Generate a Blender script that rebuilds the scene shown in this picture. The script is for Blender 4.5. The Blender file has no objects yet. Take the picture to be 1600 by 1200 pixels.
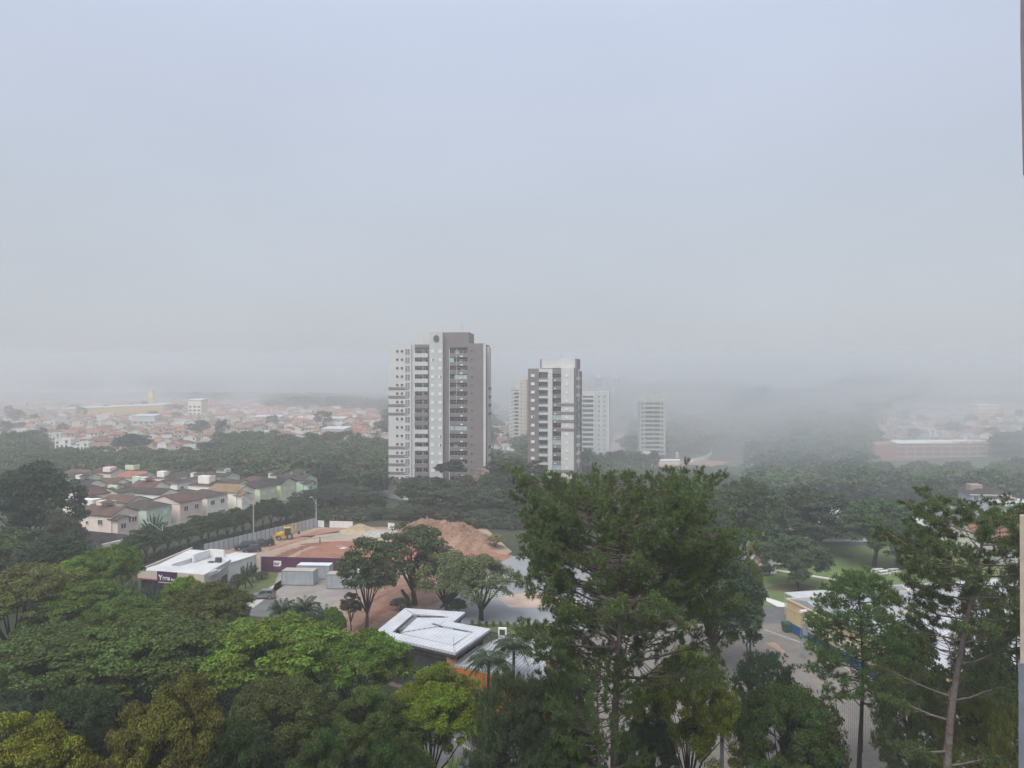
import bpy, math, random
import numpy as np
from math import sin, cos, pi, radians
from mathutils import Vector, Matrix

SC = bpy.context.scene
COL = SC.collection
# ---------------------------------------------------------------- camera (36 m up in a tower, looking level)
CAMZ = 36.0
cam_d = bpy.data.cameras.new('camera'); cam = bpy.data.objects.new('camera', cam_d); COL.objects.link(cam)
cam_d.sensor_width = 36; cam_d.lens = 27.0; cam_d.clip_start = 0.1; cam_d.clip_end = 20000
cam.location = (0, 0, CAMZ); cam.rotation_euler = (radians(90), 0, 0)
SC.camera = cam
# ---------------------------------------------------------------- sky, sun, exposure
SUN_EL, SUN_AZ = 56, 205          # azimuth clockwise from +Y
world = bpy.data.worlds.new('World'); SC.world = world; world.use_nodes = True
nt = world.node_tree; nt.nodes.clear()
out = nt.nodes.new('ShaderNodeOutputWorld')
sky = nt.nodes.new('ShaderNodeTexSky'); sky.sky_type = 'NISHITA'; sky.sun_disc = False
sky.sun_elevation = radians(SUN_EL); sky.sun_rotation = radians(SUN_AZ); sky.dust_density = 4; sky.air_density = 1.2
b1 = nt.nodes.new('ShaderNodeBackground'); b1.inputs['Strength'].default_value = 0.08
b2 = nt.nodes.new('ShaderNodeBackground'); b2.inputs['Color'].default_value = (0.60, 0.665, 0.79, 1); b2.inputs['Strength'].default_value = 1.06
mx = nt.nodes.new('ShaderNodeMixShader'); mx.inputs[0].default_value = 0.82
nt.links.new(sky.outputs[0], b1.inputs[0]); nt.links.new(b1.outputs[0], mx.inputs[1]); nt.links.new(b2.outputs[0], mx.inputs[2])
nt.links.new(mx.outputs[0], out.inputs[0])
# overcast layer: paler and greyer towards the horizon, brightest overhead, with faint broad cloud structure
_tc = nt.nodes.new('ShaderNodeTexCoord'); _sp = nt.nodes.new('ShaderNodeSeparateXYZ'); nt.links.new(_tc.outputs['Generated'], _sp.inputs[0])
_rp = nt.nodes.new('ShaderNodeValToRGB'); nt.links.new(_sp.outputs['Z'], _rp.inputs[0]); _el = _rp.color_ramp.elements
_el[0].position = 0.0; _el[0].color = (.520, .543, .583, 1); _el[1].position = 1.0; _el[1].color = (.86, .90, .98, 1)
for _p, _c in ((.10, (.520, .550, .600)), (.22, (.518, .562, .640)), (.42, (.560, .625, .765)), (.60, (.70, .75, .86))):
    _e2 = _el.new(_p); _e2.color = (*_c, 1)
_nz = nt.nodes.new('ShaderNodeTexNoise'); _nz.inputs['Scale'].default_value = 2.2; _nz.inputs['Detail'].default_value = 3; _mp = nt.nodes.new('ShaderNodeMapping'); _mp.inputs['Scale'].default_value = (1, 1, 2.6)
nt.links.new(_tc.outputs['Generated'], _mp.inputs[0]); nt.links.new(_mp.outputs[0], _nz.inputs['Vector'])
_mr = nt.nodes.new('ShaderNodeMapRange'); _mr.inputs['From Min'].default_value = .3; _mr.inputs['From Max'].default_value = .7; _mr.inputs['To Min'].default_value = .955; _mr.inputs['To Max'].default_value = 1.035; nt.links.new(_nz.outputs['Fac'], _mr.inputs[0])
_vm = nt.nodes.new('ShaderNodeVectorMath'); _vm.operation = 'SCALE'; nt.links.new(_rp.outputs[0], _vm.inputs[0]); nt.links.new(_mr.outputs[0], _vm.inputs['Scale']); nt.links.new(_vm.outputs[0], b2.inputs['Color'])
sd = bpy.data.lights.new('sun', 'SUN'); sd.energy = 2.9; sd.angle = radians(40); sd.color = (1, 0.97, 0.92)
sun = bpy.data.objects.new('sun', sd); COL.objects.link(sun)
_a, _e = radians(SUN_AZ), radians(SUN_EL)
sun.rotation_euler = Vector((sin(_a)*cos(_e), cos(_a)*cos(_e), sin(_e))).to_track_quat('Z', 'Y').to_euler()
sun.location = (0, -50, 200)
vs = SC.view_settings; vs.view_transform = 'Standard'; vs.look = 'None'; vs.exposure = 0.18; vs.gamma = 1.0
cy = SC.cycles
cy.use_denoising = True
try: cy.denoiser = 'OPENIMAGEDENOISE'
except Exception: pass
cy.max_bounces = 12; cy.diffuse_bounces = 3; cy.glossy_bounces = 2; cy.transmission_bounces = 2; cy.volume_bounces = 12
cy.transparent_max_bounces = 4; cy.caustics_reflective = False; cy.caustics_refractive = False
cy.use_adaptive_sampling = True; cy.adaptive_threshold = 0.02
HAZE_DENSITY = 0.0010

# ---------------------------------------------------------------- helpers
RNG = np.random.default_rng(7); random.seed(7)
def px(x, y, Y): return Vector(((x-800)/1200*Y, Y, CAMZ-(y-600)/1200*Y))
def gp(x, y, z=0.0):
    Y = (CAMZ-z)*1200/(y-600); return Vector(((x-800)/1200*Y, Y, z))
_TY = [-500, 200, 260, 320, 400, 500, 600, 750, 1000, 1500, 2500, 9000]
_TU = [-400, 200, 560, 700, 900, 1150, 1400, 1700]
_TZ = np.array([
 # -400   200   560   700   900  1150  1400  1700
 [   0,    0,    0,    0,    0,    0,    0,    0],
 [   0,    0,    0,    0,    0,    0,    0,    0],
 [   0,    0,   -1,   -5,   -5,   -5,   -5,   -4],
 [  -1,   -1,   -2,   -7,   -9,   -9,   -8,   -6],
 [  -2,   -2,   -3,   -8,  -12,  -13,  -11,   -8],
 [   1,    1,    0,   -6,  -16,  -15,   -8,   -3],
 [   4,    4,    3,   -8,  -19,  -14,   -2,    1],
 [   7,    7,    6,   -4,  -16,   -8,    3,    5],
 [   9,    9,    8,    2,   -7,   -2,    6,    8],
 [   9,    9,    8,    6,    2,    3,    7,    8],
 [  10,   10,   10,    9,    8,    8,   10,   10],
 [  12,   12,   12,   12,   12,   12,   12,   12]], float)
def terr(X, Y):
    if Y <= 200: return 0.0
    u = 800+1200*X/Y
    u = min(max(u, _TU[0]), _TU[-1]-1e-6); Yc = min(Y, 8999)
    i = next(k for k in range(len(_TY)-1) if _TY[k+1] > Yc); j = next(k for k in range(len(_TU)-1) if _TU[k+1] > u)
    a = (Yc-_TY[i])/(_TY[i+1]-_TY[i]); b = (u-_TU[j])/(_TU[j+1]-_TU[j])
    return float((_TZ[i, j]*(1-b)+_TZ[i, j+1]*b)*(1-a)+(_TZ[i+1, j]*(1-b)+_TZ[i+1, j+1]*b)*a)
def tp(x, Y):            # ground point under pixel column x at distance Y
    X = (x-800)/1200*Y; return Vector((X, Y, terr(X, Y)))

def gt(x, y):            # where the sight line through pixel (x, y) meets the terrain
    Y = 200.0
    while Y < 3000:
        X = (x-800)/1200*Y; z = CAMZ-(y-600)/1200*Y
        if z <= terr(X, Y): return Vector((X, Y, terr(X, Y)))
        Y += 2
    return Vector((X, Y, z))

def tag(o, label=None, cat=None, group=None, kind=None):
    if label: o['label'] = label
    if cat: o['category'] = cat
    if group: o['group'] = group
    if kind: o['kind'] = kind
    return o
def empty(name, loc=(0, 0, 0), rz=0.0, label=None, cat=None, group=None):
    o = bpy.data.objects.new(name, None); COL.objects.link(o); o.location = loc; o.rotation_euler = (0, 0, rz)
    o.empty_display_size = 0.5
    return tag(o, label, cat, group)
def link(name, data, parent=None, loc=(0, 0, 0), rz=0.0, sc=None):
    o = bpy.data.objects.new(name, data); COL.objects.link(o); o.location = loc; o.rotation_euler = (0, 0, rz)
    if sc is not None: o.scale = sc
    if parent: o.parent = parent
    return o
def copy_tree(o, parent=None):
    c = o.copy(); COL.objects.link(c)
    if parent is not None: c.parent = parent
    for ch in list(o.children): copy_tree(ch, c)
    return c

class MB:
    """collects faces for ONE mesh object"""
    def __init__(s): s.v = []; s.f = []; s.m = []
    def add(s, vs, fs, m=0):
        b = len(s.v); s.v += [tuple(x) for x in vs]; s.f += [tuple(b+i for i in f) for f in fs]; s.m += [m]*len(fs); return s
    def box(s, x0, x1, y0, y1, z0, z1, m=0):
        return s.add([(x0,y0,z0),(x1,y0,z0),(x1,y1,z0),(x0,y1,z0),(x0,y0,z1),(x1,y0,z1),(x1,y1,z1),(x0,y1,z1)],
                     [(0,3,2,1),(4,5,6,7),(0,1,5,4),(1,2,6,5),(2,3,7,6),(3,0,4,7)], m)
    def prism(s, pts, z0, z1, m=0, mtop=None):
        n = len(pts); a = sum(pts[i][0]*pts[(i+1)%n][1]-pts[(i+1)%n][0]*pts[i][1] for i in range(n))
        if a < 0: pts = pts[::-1]
        vs = [(p[0],p[1],z0) for p in pts]+[(p[0],p[1],z1) for p in pts]
        s.add(vs, [tuple(range(n))[::-1]]+[(i,(i+1)%n,n+(i+1)%n,n+i) for i in range(n)], m)
        b = len(s.v)-2*n; s.f.append(tuple(b+n+i for i in range(n))); s.m.append(m if mtop is None else mtop); return s
    def hexa(s, b4, t4, m=0):   # bottom quad ccw, top quad ccw
        return s.add(list(b4)+list(t4), [(0,3,2,1),(4,5,6,7),(0,1,5,4),(1,2,6,5),(2,3,7,6),(3,0,4,7)], m)
    def tube(s, pts, rad, n=7, m=0, cap=True):
        pts = [Vector(p) for p in pts]; rad = rad if hasattr(rad, '__len__') else [rad]*len(pts)
        rings = []; b = len(s.v)
        for i, p in enumerate(pts):
            d = (pts[min(i+1, len(pts)-1)]-pts[max(i-1, 0)]).normalized()
            a = d.orthogonal().normalized() if i == 0 else (a-d*a.dot(d)).normalized()
            c = d.cross(a)
            for k in range(n):
                t = 2*pi*k/n; s.v.append(tuple(p+(a*cos(t)+c*sin(t))*rad[i]))
        for i in range(len(pts)-1):
            for k in range(n):
                s.f.append((b+i*n+k, b+i*n+(k+1)%n, b+(i+1)*n+(k+1)%n, b+(i+1)*n+k)); s.m.append(m)
        if cap:
            s.f.append(tuple(b+k for k in range(n))[::-1]); s.m.append(m)
            e = b+(len(pts)-1)*n; s.f.append(tuple(e+k for k in range(n))); s.m.append(m)
        return s
    def quad(s, a, b, c, d, m=0): return s.add([a, b, c, d], [(0, 1, 2, 3)], m)
    def mesh(s, name, mats):
        me = bpy.data.meshes.new(name); me.from_pydata(s.v, [], s.f)
        for mm in (mats if isinstance(mats, (list, tuple)) else [mats]): me.materials.append(mm)
        me.polygons.foreach_set('material_index', s.m); me.update(); return me
    def build(s, name, mats, parent=None, loc=(0,0,0), rz=0.0, smooth=False, bevel=0):
        me = s.mesh(name, mats)
        if smooth: me.polygons.foreach_set('use_smooth', [True]*len(me.polygons))
        o = link(name, me, parent, loc, rz)
        if bevel:
            md = o.modifiers.new('bevel', 'BEVEL'); md.width = bevel; md.segments = 2; md.limit_method = 'ANGLE'
        return o

# ---------------------------------------------------------------- materials
_M = {}
def nd(nt, t, **k):
    n = nt.nodes.new(t)
    for a, b in k.items(): setattr(n, a, b)
    return n
def mat(name, col, rough=0.8, var=0.12, scale=0.6, col2=None, metal=0.0, bump=0.0, bscale=4.0, spec=0.3, streak=0.0, objvar=0.0):
    """base colour broken up by two octaves of noise in object space; optional second colour, vertical streaks, bump"""
    if name in _M: return _M[name]
    m = bpy.data.materials.new(name); m.use_nodes = True; t = m.node_tree; p = t.nodes['Principled BSDF']
    p.inputs['Roughness'].default_value = rough; p.inputs['Metallic'].default_value = metal; p.inputs['Specular IOR Level'].default_value = spec
    tc = nd(t, 'ShaderNodeTexCoord'); n1 = nd(t, 'ShaderNodeTexNoise'); n1.inputs['Scale'].default_value = scale; n1.inputs['Detail'].default_value = 6; n1.inputs['Roughness'].default_value = 0.62
    t.links.new(tc.outputs['Object'], n1.inputs['Vector'])
    rp = nd(t, 'ShaderNodeValToRGB'); c = Vector(col)
    lo = c*(1-var) if col2 is None else c; hi = c*(1+var*0.6) if col2 is None else Vector(col2)
    rp.color_ramp.elements[0].position = 0.36; rp.color_ramp.elements[1].position = 0.64
    rp.color_ramp.elements[0].color = (*lo, 1); rp.color_ramp.elements[1].color = (*hi, 1)
    t.links.new(n1.outputs['Fac'], rp.inputs[0]); last = rp.outputs[0]
    if streak:
        mp = nd(t, 'ShaderNodeMapping'); mp.inputs['Scale'].default_value = (1.6, 1.6, 0.12); n2 = nd(t, 'ShaderNodeTexNoise'); n2.inputs['Scale'].default_value = 1.0; n2.inputs['Detail'].default_value = 4
        t.links.new(tc.outputs['Object'], mp.inputs[0]); t.links.new(mp.outputs[0], n2.inputs['Vector'])
        mr = nd(t, 'ShaderNodeMapRange'); mr.inputs['From Min'].default_value = 0.52; mr.inputs['From Max'].default_value = 0.78; mr.inputs['To Min'].default_value = 1; mr.inputs['To Max'].default_value = 1-streak
        t.links.new(n2.outputs['Fac'], mr.inputs[0]); mm = nd(t, 'ShaderNodeVectorMath', operation='SCALE'); t.links.new(last, mm.inputs[0]); t.links.new(mr.outputs[0], mm.inputs['Scale']); last = mm.outputs[0]
    if objvar:
        oi = nd(t, 'ShaderNodeObjectInfo'); mr = nd(t, 'ShaderNodeMapRange'); mr.inputs['To Min'].default_value = 1-objvar; mr.inputs['To Max'].default_value = 1+objvar*0.5
        t.links.new(oi.outputs['Random'], mr.inputs[0]); mm = nd(t, 'ShaderNodeVectorMath', operation='SCALE'); t.links.new(last, mm.inputs[0]); t.links.new(mr.outputs[0], mm.inputs['Scale']); last = mm.outputs[0]
    t.links.new(last, p.inputs['Base Color'])
    if bump:
        n3 = nd(t, 'ShaderNodeTexNoise'); n3.inputs['Scale'].default_value = bscale; n3.inputs['Detail'].default_value = 5; t.links.new(tc.outputs['Object'], n3.inputs['Vector'])
        bp = nd(t, 'ShaderNodeBump'); bp.inputs['Strength'].default_value = bump; bp.inputs['Distance'].default_value = 0.1; t.links.new(n3.outputs['Fac'], bp.inputs['Height']); t.links.new(bp.outputs[0], p.inputs['Normal'])
    _M[name] = m; return m
def roof_mat(name, col, var=0.25, tile=0.35, axis='Y', objvar=0.2):
    """clay tiles: noise blotches plus dark course lines"""
    if name in _M: return _M[name]
    m = mat(name, col, 0.9, var, 0.35, objvar=objvar); t = m.node_tree; p = t.nodes['Principled BSDF']
    src = p.inputs['Base Color'].links[0].from_socket
    tc = nd(t, 'ShaderNodeTexCoord'); w = nd(t, 'ShaderNodeTexWave', wave_type='BANDS', bands_direction='X', wave_profile='SAW'); w.inputs['Scale'].default_value = 0.5/tile/3.14*3; w.inputs['Distortion'].default_value = 0.6
    t.links.new(tc.outputs['Object'], w.inputs['Vector']); mr = nd(t, 'ShaderNodeMapRange'); mr.inputs['To Min'].default_value = 0.78; mr.inputs['To Max'].default_value = 1.08
    t.links.new(w.outputs['Fac'], mr.inputs[0]); n = nd(t, 'ShaderNodeTexNoise'); n.inputs['Scale'].default_value = 2.5; t.links.new(tc.outputs['Object'], n.inputs['Vector'])
    mr2 = nd(t, 'ShaderNodeMapRange'); mr2.inputs['To Min'].default_value = 0.6; mr2.inputs['To Max'].default_value = 1.4; t.links.new(n.outputs['Fac'], mr2.inputs[0])
    mu = nd(t, 'ShaderNodeMath', operation='MULTIPLY'); t.links.new(mr.outputs[0], mu.inputs[0]); t.links.new(mr2.outputs[0], mu.inputs[1])
    mm = nd(t, 'ShaderNodeVectorMath', operation='SCALE'); t.links.new(src, mm.inputs[0]); t.links.new(mu.outputs[0], mm.inputs['Scale']); t.links.new(mm.outputs[0], p.inputs['Base Color'])
    return m
def glass_mat(name, col, rough=0.15, objvar=0.0):
    m = mat(name, col, rough, 0.3, 0.9, spec=0.8, objvar=objvar); return m
def leaf_mat(name):
    """leaf colour = the tree's own colour (object colour), varied leaf by leaf (attribute rnd) and bough by bough (attribute cl)"""
    m = bpy.data.materials.new(name); m.use_nodes = True; t = m.node_tree; p = t.nodes['Principled BSDF']
    p.inputs['Roughness'].default_value = 0.6; p.inputs['Specular IOR Level'].default_value = 0.25
    oi = nd(t, 'ShaderNodeObjectInfo'); a = nd(t, 'ShaderNodeAttribute', attribute_name='rnd'); c = nd(t, 'ShaderNodeAttribute', attribute_name='cl')
    hs = nd(t, 'ShaderNodeHueSaturation'); hs.inputs['Saturation'].default_value = 1.12; t.links.new(oi.outputs['Color'], hs.inputs['Color'])
    m1 = nd(t, 'ShaderNodeMapRange'); m1.inputs['To Min'].default_value = 0.475; m1.inputs['To Max'].default_value = 0.515; t.links.new(c.outputs['Fac'], m1.inputs[0]); t.links.new(m1.outputs[0], hs.inputs['Hue'])
    m2 = nd(t, 'ShaderNodeMapRange'); m2.inputs['To Min'].default_value = 0.7; m2.inputs['To Max'].default_value = 2.25; t.links.new(a.outputs['Fac'], m2.inputs[0])
    m3 = nd(t, 'ShaderNodeMapRange'); m3.inputs['To Min'].default_value = 0.7; m3.inputs['To Max'].default_value = 1.35; t.links.new(c.outputs['Fac'], m3.inputs[0])
    mu = nd(t, 'ShaderNodeMath', operation='MULTIPLY'); t.links.new(m2.outputs[0], mu.inputs[0]); t.links.new(m3.outputs[0], mu.inputs[1]); t.links.new(mu.outputs[0], hs.inputs['Value'])
    t.links.new(hs.outputs[0], p.inputs['Base Color'])
    tr = nd(t, 'ShaderNodeBsdfTranslucent'); t.links.new(hs.outputs[0], tr.inputs['Color'])
    ms = nd(t, 'ShaderNodeMixShader'); ms.inputs[0].default_value = 0.3; t.links.new(p.outputs[0], ms.inputs[1]); t.links.new(tr.outputs[0], ms.inputs[2])
    t.links.new(ms.outputs[0], t.nodes['Material Output'].inputs[0]); return m
LEAF = leaf_mat('leaves')
BARK = mat('bark_grey_brown', (0.075, 0.055, 0.042), 0.95, 0.4, 3.0, bump=0.6, bscale=9)
BARKD = mat('bark_dark', (0.03, 0.026, 0.022), 0.95, 0.4, 3.0, bump=0.5, bscale=9)
BARKP = mat('bark_pine_reddish', (0.10, 0.075, 0.068), 0.95, 0.3, 2.2, col2=(0.17, 0.14, 0.13), bump=0.9, bscale=6)
# ================================================================ SETTING: ground, roads, lawns
def sheet(name, pts, level, m, label=None):
    """flat ground sheet over the flat near area, each level 4 mm above the one below, with ragged edge points"""
    mb = MB(); z = 0.004*level
    mb.add([(p[0], p[1], z) for p in pts], [tuple(range(len(pts)))])
    o = mb.build(name, m); o['kind'] = 'structure'; 
    me = o.data
    if me.polygons[0].normal.z < 0: me.flip_normals()
    return o
def ragged(pts, amp=0.5, step=3.0, seed=1):
    r = random.Random(seed); out = []
    for i, p in enumerate(pts):
        q = pts[(i+1) % len(pts)]; L = math.dist(p[:2], q[:2]); n = max(1, int(L/step))
        for k in range(n):
            t = k/n; out.append((p[0]+(q[0]-p[0])*t+r.uniform(-amp, amp), p[1]+(q[1]-p[1])*t+r.uniform(-amp, amp)))
    return out
# the terrain, one sheet to the horizon
rows = [-120, -40, 0, 40, 80, 120, 160, 200, 215, 230, 245, 260, 280, 300, 320, 345, 370, 400, 430, 465, 500, 550, 600, 670, 750, 850, 1000, 1200, 1500, 2000, 2600, 3600, 5200]
us = list(range(-2600, 4201, 100)); vs_, fs_ = [], []
for Y in rows:
    for u in us:
        X = (u-800)/1200*max(Y, 330)
        X = max(-3300, min(3300, X)); vs_.append((X, Y, terr(X, Y)))
nu = len(us)
for i in range(len(rows)-1):
    for j in range(nu-1): fs_.append((i*nu+j, i*nu+j+1, (i+1)*nu+j+1, (i+1)*nu+j))
mb = MB(); mb.add(vs_, fs_)
GRND = mat('ground_scrub', (0.025, 0.035, 0.016), 0.95, 0.4, 0.05, col2=(0.050, 0.055, 0.028), bump=0.4, bscale=0.8)
g = mb.build('ground', GRND, smooth=True); g['kind'] = 'structure'

def earth_mat():
    m = mat('red_earth', (0.27, 0.125, 0.085), 0.95, 0.2, 0.09, col2=(0.34, 0.20, 0.145), bump=0.8, bscale=1.5); return m
RED = earth_mat()
SAND = mat('trampled_sandy_earth', (0.28, 0.20, 0.145), 0.95, 0.2, 0.10, col2=(0.34, 0.28, 0.215), bump=0.7, bscale=1.2)
REDD = mat('red_earth_levelled', (0.235, 0.095, 0.064), 0.95, 0.25, 0.35, col2=(0.30, 0.15, 0.105), bump=0.7, bscale=2.5)
ASPH = mat('asphalt', (0.10, 0.10, 0.105), 0.85, 0.15, 0.4, col2=(0.14, 0.14, 0.145), bump=0.2, bscale=12)
LOT = mat('grey_gravel_lot', (0.20, 0.21, 0.23), 0.8, 0.15, 0.12, col2=(0.26, 0.27, 0.28), bump=0.2, bscale=8)
CONC = mat('concrete', (0.42, 0.40, 0.37), 0.9, 0.2, 0.5)
LAWN = mat('lawn_grass', (0.10, 0.15, 0.045), 0.95, 0.2, 0.10, col2=(0.15, 0.20, 0.070), bump=0.9, bscale=14)
VERGE = mat('verge_grass', (0.075, 0.105, 0.035), 0.95, 0.2, 0.3, col2=(0.14, 0.16, 0.065), bump=0.9, bscale=14)
SOIL = mat('dark_soil', (0.055, 0.038, 0.028), 0.95, 0.3, 0.6, bump=0.6)
# block-paved yard
PAVE = mat('block_paving', (0.20, 0.185, 0.17), 0.85, 0.15, 0.15, col2=(0.26, 0.235, 0.215))
t = PAVE.node_tree; p = t.nodes['Principled BSDF']; src = p.inputs['Base Color'].links[0].from_socket
tc = nd(t, 'ShaderNodeTexCoord'); mp = nd(t, 'ShaderNodeMapping'); mp.inputs['Rotation'].default_value = (0, 0, 0.5)
bk = nd(t, 'ShaderNodeTexBrick'); bk.inputs['Scale'].default_value = 1.0; bk.inputs['Mortar Size'].default_value = 0.03; bk.inputs['Brick Width'].default_value = 0.5; bk.inputs['Row Height'].default_value = 0.26
bk.inputs['Color1'].default_value = (1.05, 1.05, 1.05, 1); bk.inputs['Color2'].default_value = (0.8, 0.8, 0.8, 1); bk.inputs['Mortar'].default_value = (0.5, 0.5, 0.48, 1)
t.links.new(tc.outputs['Object'], mp.inputs[0]); t.links.new(mp.outputs[0], bk.inputs['Vector'])
ml = nd(t, 'ShaderNodeVectorMath', operation='MULTIPLY'); t.links.new(src, ml.inputs[0]); t.links.new(bk.outputs['Color'], ml.inputs[1]); t.links.new(ml.outputs[0], p.inputs['Base Color'])

def P(x, y): q = gp(x, y); return (q.x, q.y)
# construction lot
sheet('construction_lot', [P(404, 893), P(322, 866), P(495, 824), P(620, 826), P(760, 826), P(800, 862), P(740, 898)], 1, SAND)
sheet('levelled_earth', ragged([P(432, 884), P(505, 847), P(560, 845), P(700, 850), P(800, 868), P(735, 900), P(600, 893)], 0.6, 3), 2, REDD)
sheet('sandy_track', ragged([P(470, 838), P(560, 829), P(640, 829), P(640, 838), P(520, 843)], 0.5, 3, 4), 3, mat('pale_gravel', (0.27, 0.235, 0.19), 0.95, 0.2, 0.2, col2=(0.34, 0.30, 0.26), bump=0.6))
sheet('red_track', ragged([P(414, 858), P(500, 826), P(560, 823), P(620, 824), P(500, 834), P(440, 856)], 0.3, 3, 9), 3, RED)
# bare earth in front of the containers and down to the trees
sheet('bare_earth', ragged([P(450, 1010), P(470, 912), P(620, 898), P(740, 898), P(700, 945), P(600, 1000), P(560, 1060)], 0.6, 4, 2), 1, mat('pinkish_bare_earth', (0.27, 0.18, 0.14), 0.95, 0.2, 0.12, col2=(0.32, 0.26, 0.21), bump=0.7))
sheet('excavated_earth', ragged([P(500, 1010), P(515, 985), P(585, 925), P(560, 905), P(720, 898), P(690, 940), P(600, 985), P(560, 1040)], 0.5, 3, 5), 2, mat('raw_red_soil', (0.19, 0.095, 0.065), 0.95, 0.3, 0.5, col2=(0.29, 0.18, 0.13), bump=1.0))
sheet('container_yard', [P(425, 925), P(436, 893), P(620, 897), P(540, 930), P(500, 960), P(445, 955)], 3, mat('dusty_concrete', (0.26, 0.235, 0.22), 0.9, 0.2, 0.3))
sheet('verge', [P(345, 945), P(395, 895), P(437, 893), P(440, 908), P(385, 945)], 2, VERGE)
sheet('access_path', [P(380, 945), P(440, 906), P(450, 910), P(395, 950)], 3, CONC)
sheet('driveway', [P(380, 960), P(395, 948), P(450, 910), P(460, 940), P(450, 970)], 1, ASPH)
# big grey lot beyond the white-roofed building
sheet('gravel_lot', ragged([P(670, 975), P(700, 930), P(755, 870), P(900, 868), P(930, 900), P(920, 985), P(800, 975)], 0.3, 5, 3), 1, LOT)
sheet('sandy_edge', ragged([P(780, 935), P(830, 925), P(900, 935), P(900, 950), P(800, 948)], 0.5, 3, 8), 2, mat('pink_sand', (0.42, 0.32, 0.27), 0.95, 0.2, 0.2))
sheet('planted_border', [P(730, 975), P(800, 975), P(900, 980), P(900, 992), P(780, 990)], 3, VERGE)
# school yard and park on the right
sheet('park_lawn', [P(1100, 952), P(1060, 840), (40, 200), (240, 200), (240, 115), P(1320, 950)], 1, LAWN)
sheet('block_paved_yard', [P(850, 1320), P(900, 1000), P(1090, 975), P(1250, 972), (62, 78), (52, 40), (30, 34)], 1, PAVE)
sheet('service_road', [P(1100, 972), P(1120, 949), P(1235, 944), P(1250, 975)], 2, ASPH)
sheet('footpath', [P(1190, 935), P(1200, 934), P(1228, 943), P(1245, 943), P(1245, 949), P(1215, 948)], 3, mat('white_concrete', (0.62, 0.61, 0.58), 0.85, 0.1, 0.5))
sheet('footpath', [P(1203, 888), P(1262, 897.5), P(1262, 900), P(1203, 890)], 2, _M['white_concrete'])
sheet('footpath', [P(1262, 897.5), P(1330, 908), P(1330, 911), P(1262, 900)], 2, _M['white_concrete'])
sheet('earth_patch', ragged([P(1195, 920), P(1215, 913), P(1260, 913), P(1275, 918), P(1250, 923), P(1215, 924)], 0.3, 2, 3), 2, mat('worn_earth', (0.09, 0.065, 0.045), 0.95, 0.3, 0.4))
sheet('yard_patch', ragged([P(1195, 1005), P(1210, 1003), P(1228, 1018), P(1226, 1022), P(1212, 1014)], 0.12, 1, 3), 2, mat('pinkish_tone', (0.36, 0.24, 0.19), 0.9, 0.2, 0.3))['label'] = 'pinkish patch on the paved yard'  # thin ragged sheet of pinkish colour laid over the paving
# kerb along the yard
mb = MB(); a = P(1195, 985); b = P(1255, 1006); c = P(1330, 1050)
mb.tube([(a[0], a[1], 0.06), (b[0], b[1], 0.06), (c[0], c[1], 0.06)], 0.12, 4); o = mb.build('kerb', CONC); o['kind'] = 'structure'
# road close below the trees at the bottom
sheet('street', [P(560, 1290), P(600, 1160), P(700, 1120), P(860, 1150), P(900, 1290)], 2, ASPH)
mb = MB(); a = P(640, 1132); b = P(700, 1150); c = P(742, 1178); d = P(760, 1240)
mb.tube([(q[0], q[1], 0.05) for q in (a, b, c, d)], 0.1, 4); o = mb.build('kerb', CONC); o['kind'] = 'structure'
sheet('street_tree_strip', [P(200, 905), P(200, 880), P(485, 812), P(495, 813), P(320, 866), P(240, 896)], 1, SOIL)
# dirt track and hill road far behind (follow the terrain)
def draped(name, pxl, w, m, n=14, lift=0.3):
    mb = MB(); vs = []; pts = []
    for i in range(len(pxl)-1):
        for k in range(n): t = k/n; pts.append((pxl[i][0]*(1-t)+pxl[i+1][0]*t, pxl[i][1]*(1-t)+pxl[i+1][1]*t))
    pts.append(pxl[-1])
    for i, p in enumerate(pts):
        X = (p[0]-800)/1200*p[1]
        for s in (-1, 1): vs.append((X+s*w/2, p[1], terr(X+s*w/2, p[1])+lift))
    mb.add(vs, [(2*i, 2*i+1, 2*i+3, 2*i+2) for i in range(len(pts)-1)]); o = mb.build(name, m); o['kind'] = 'structure'; return o
draped('hill_road', [(778, 420), (783, 620), (795, 900)], 10, ASPH)
draped('earth_track', [(958, 560), (966, 620), (972, 760)], 14, SAND)
def patch(name, cx, cY, w, d, m, seed, lift=0.4):
    r = random.Random(seed); mb = MB(); X0 = (cx-800)/1200*cY; vs = [(X0, cY, terr(X0, cY)+lift)]
    n = 30
    for ring in (0.5, 1.0):
        for k in range(n):
            a = 2*pi*k/n; q = ring*(1+(r.uniform(-.18, .18) if ring == 1 else 0)); X = X0+cos(a)*w/2*q; Y = cY+sin(a)*d/2*q; vs.append((X, Y, terr(X, Y)+lift))
    fs = [(0, 1+k, 1+(k+1) % n) for k in range(n)]+[(1+k, 1+n+k, 1+n+(k+1) % n, 1+(k+1) % n) for k in range(n)]
    mb.add(vs, fs); o = mb.build(name, m); o['kind'] = 'structure'; return o
patch('earth_clearing', 1120, 470, 62, 90, RED, 3)
patch('earth_clearing', 1030, 485, 66, 40, mat('builders_yard_earth', (0.33, 0.22, 0.17), 0.95, 0.3, 0.1), 5, 0.5)
patch('meadow', 1165, 900, 190, 130, VERGE, 6)

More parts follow.
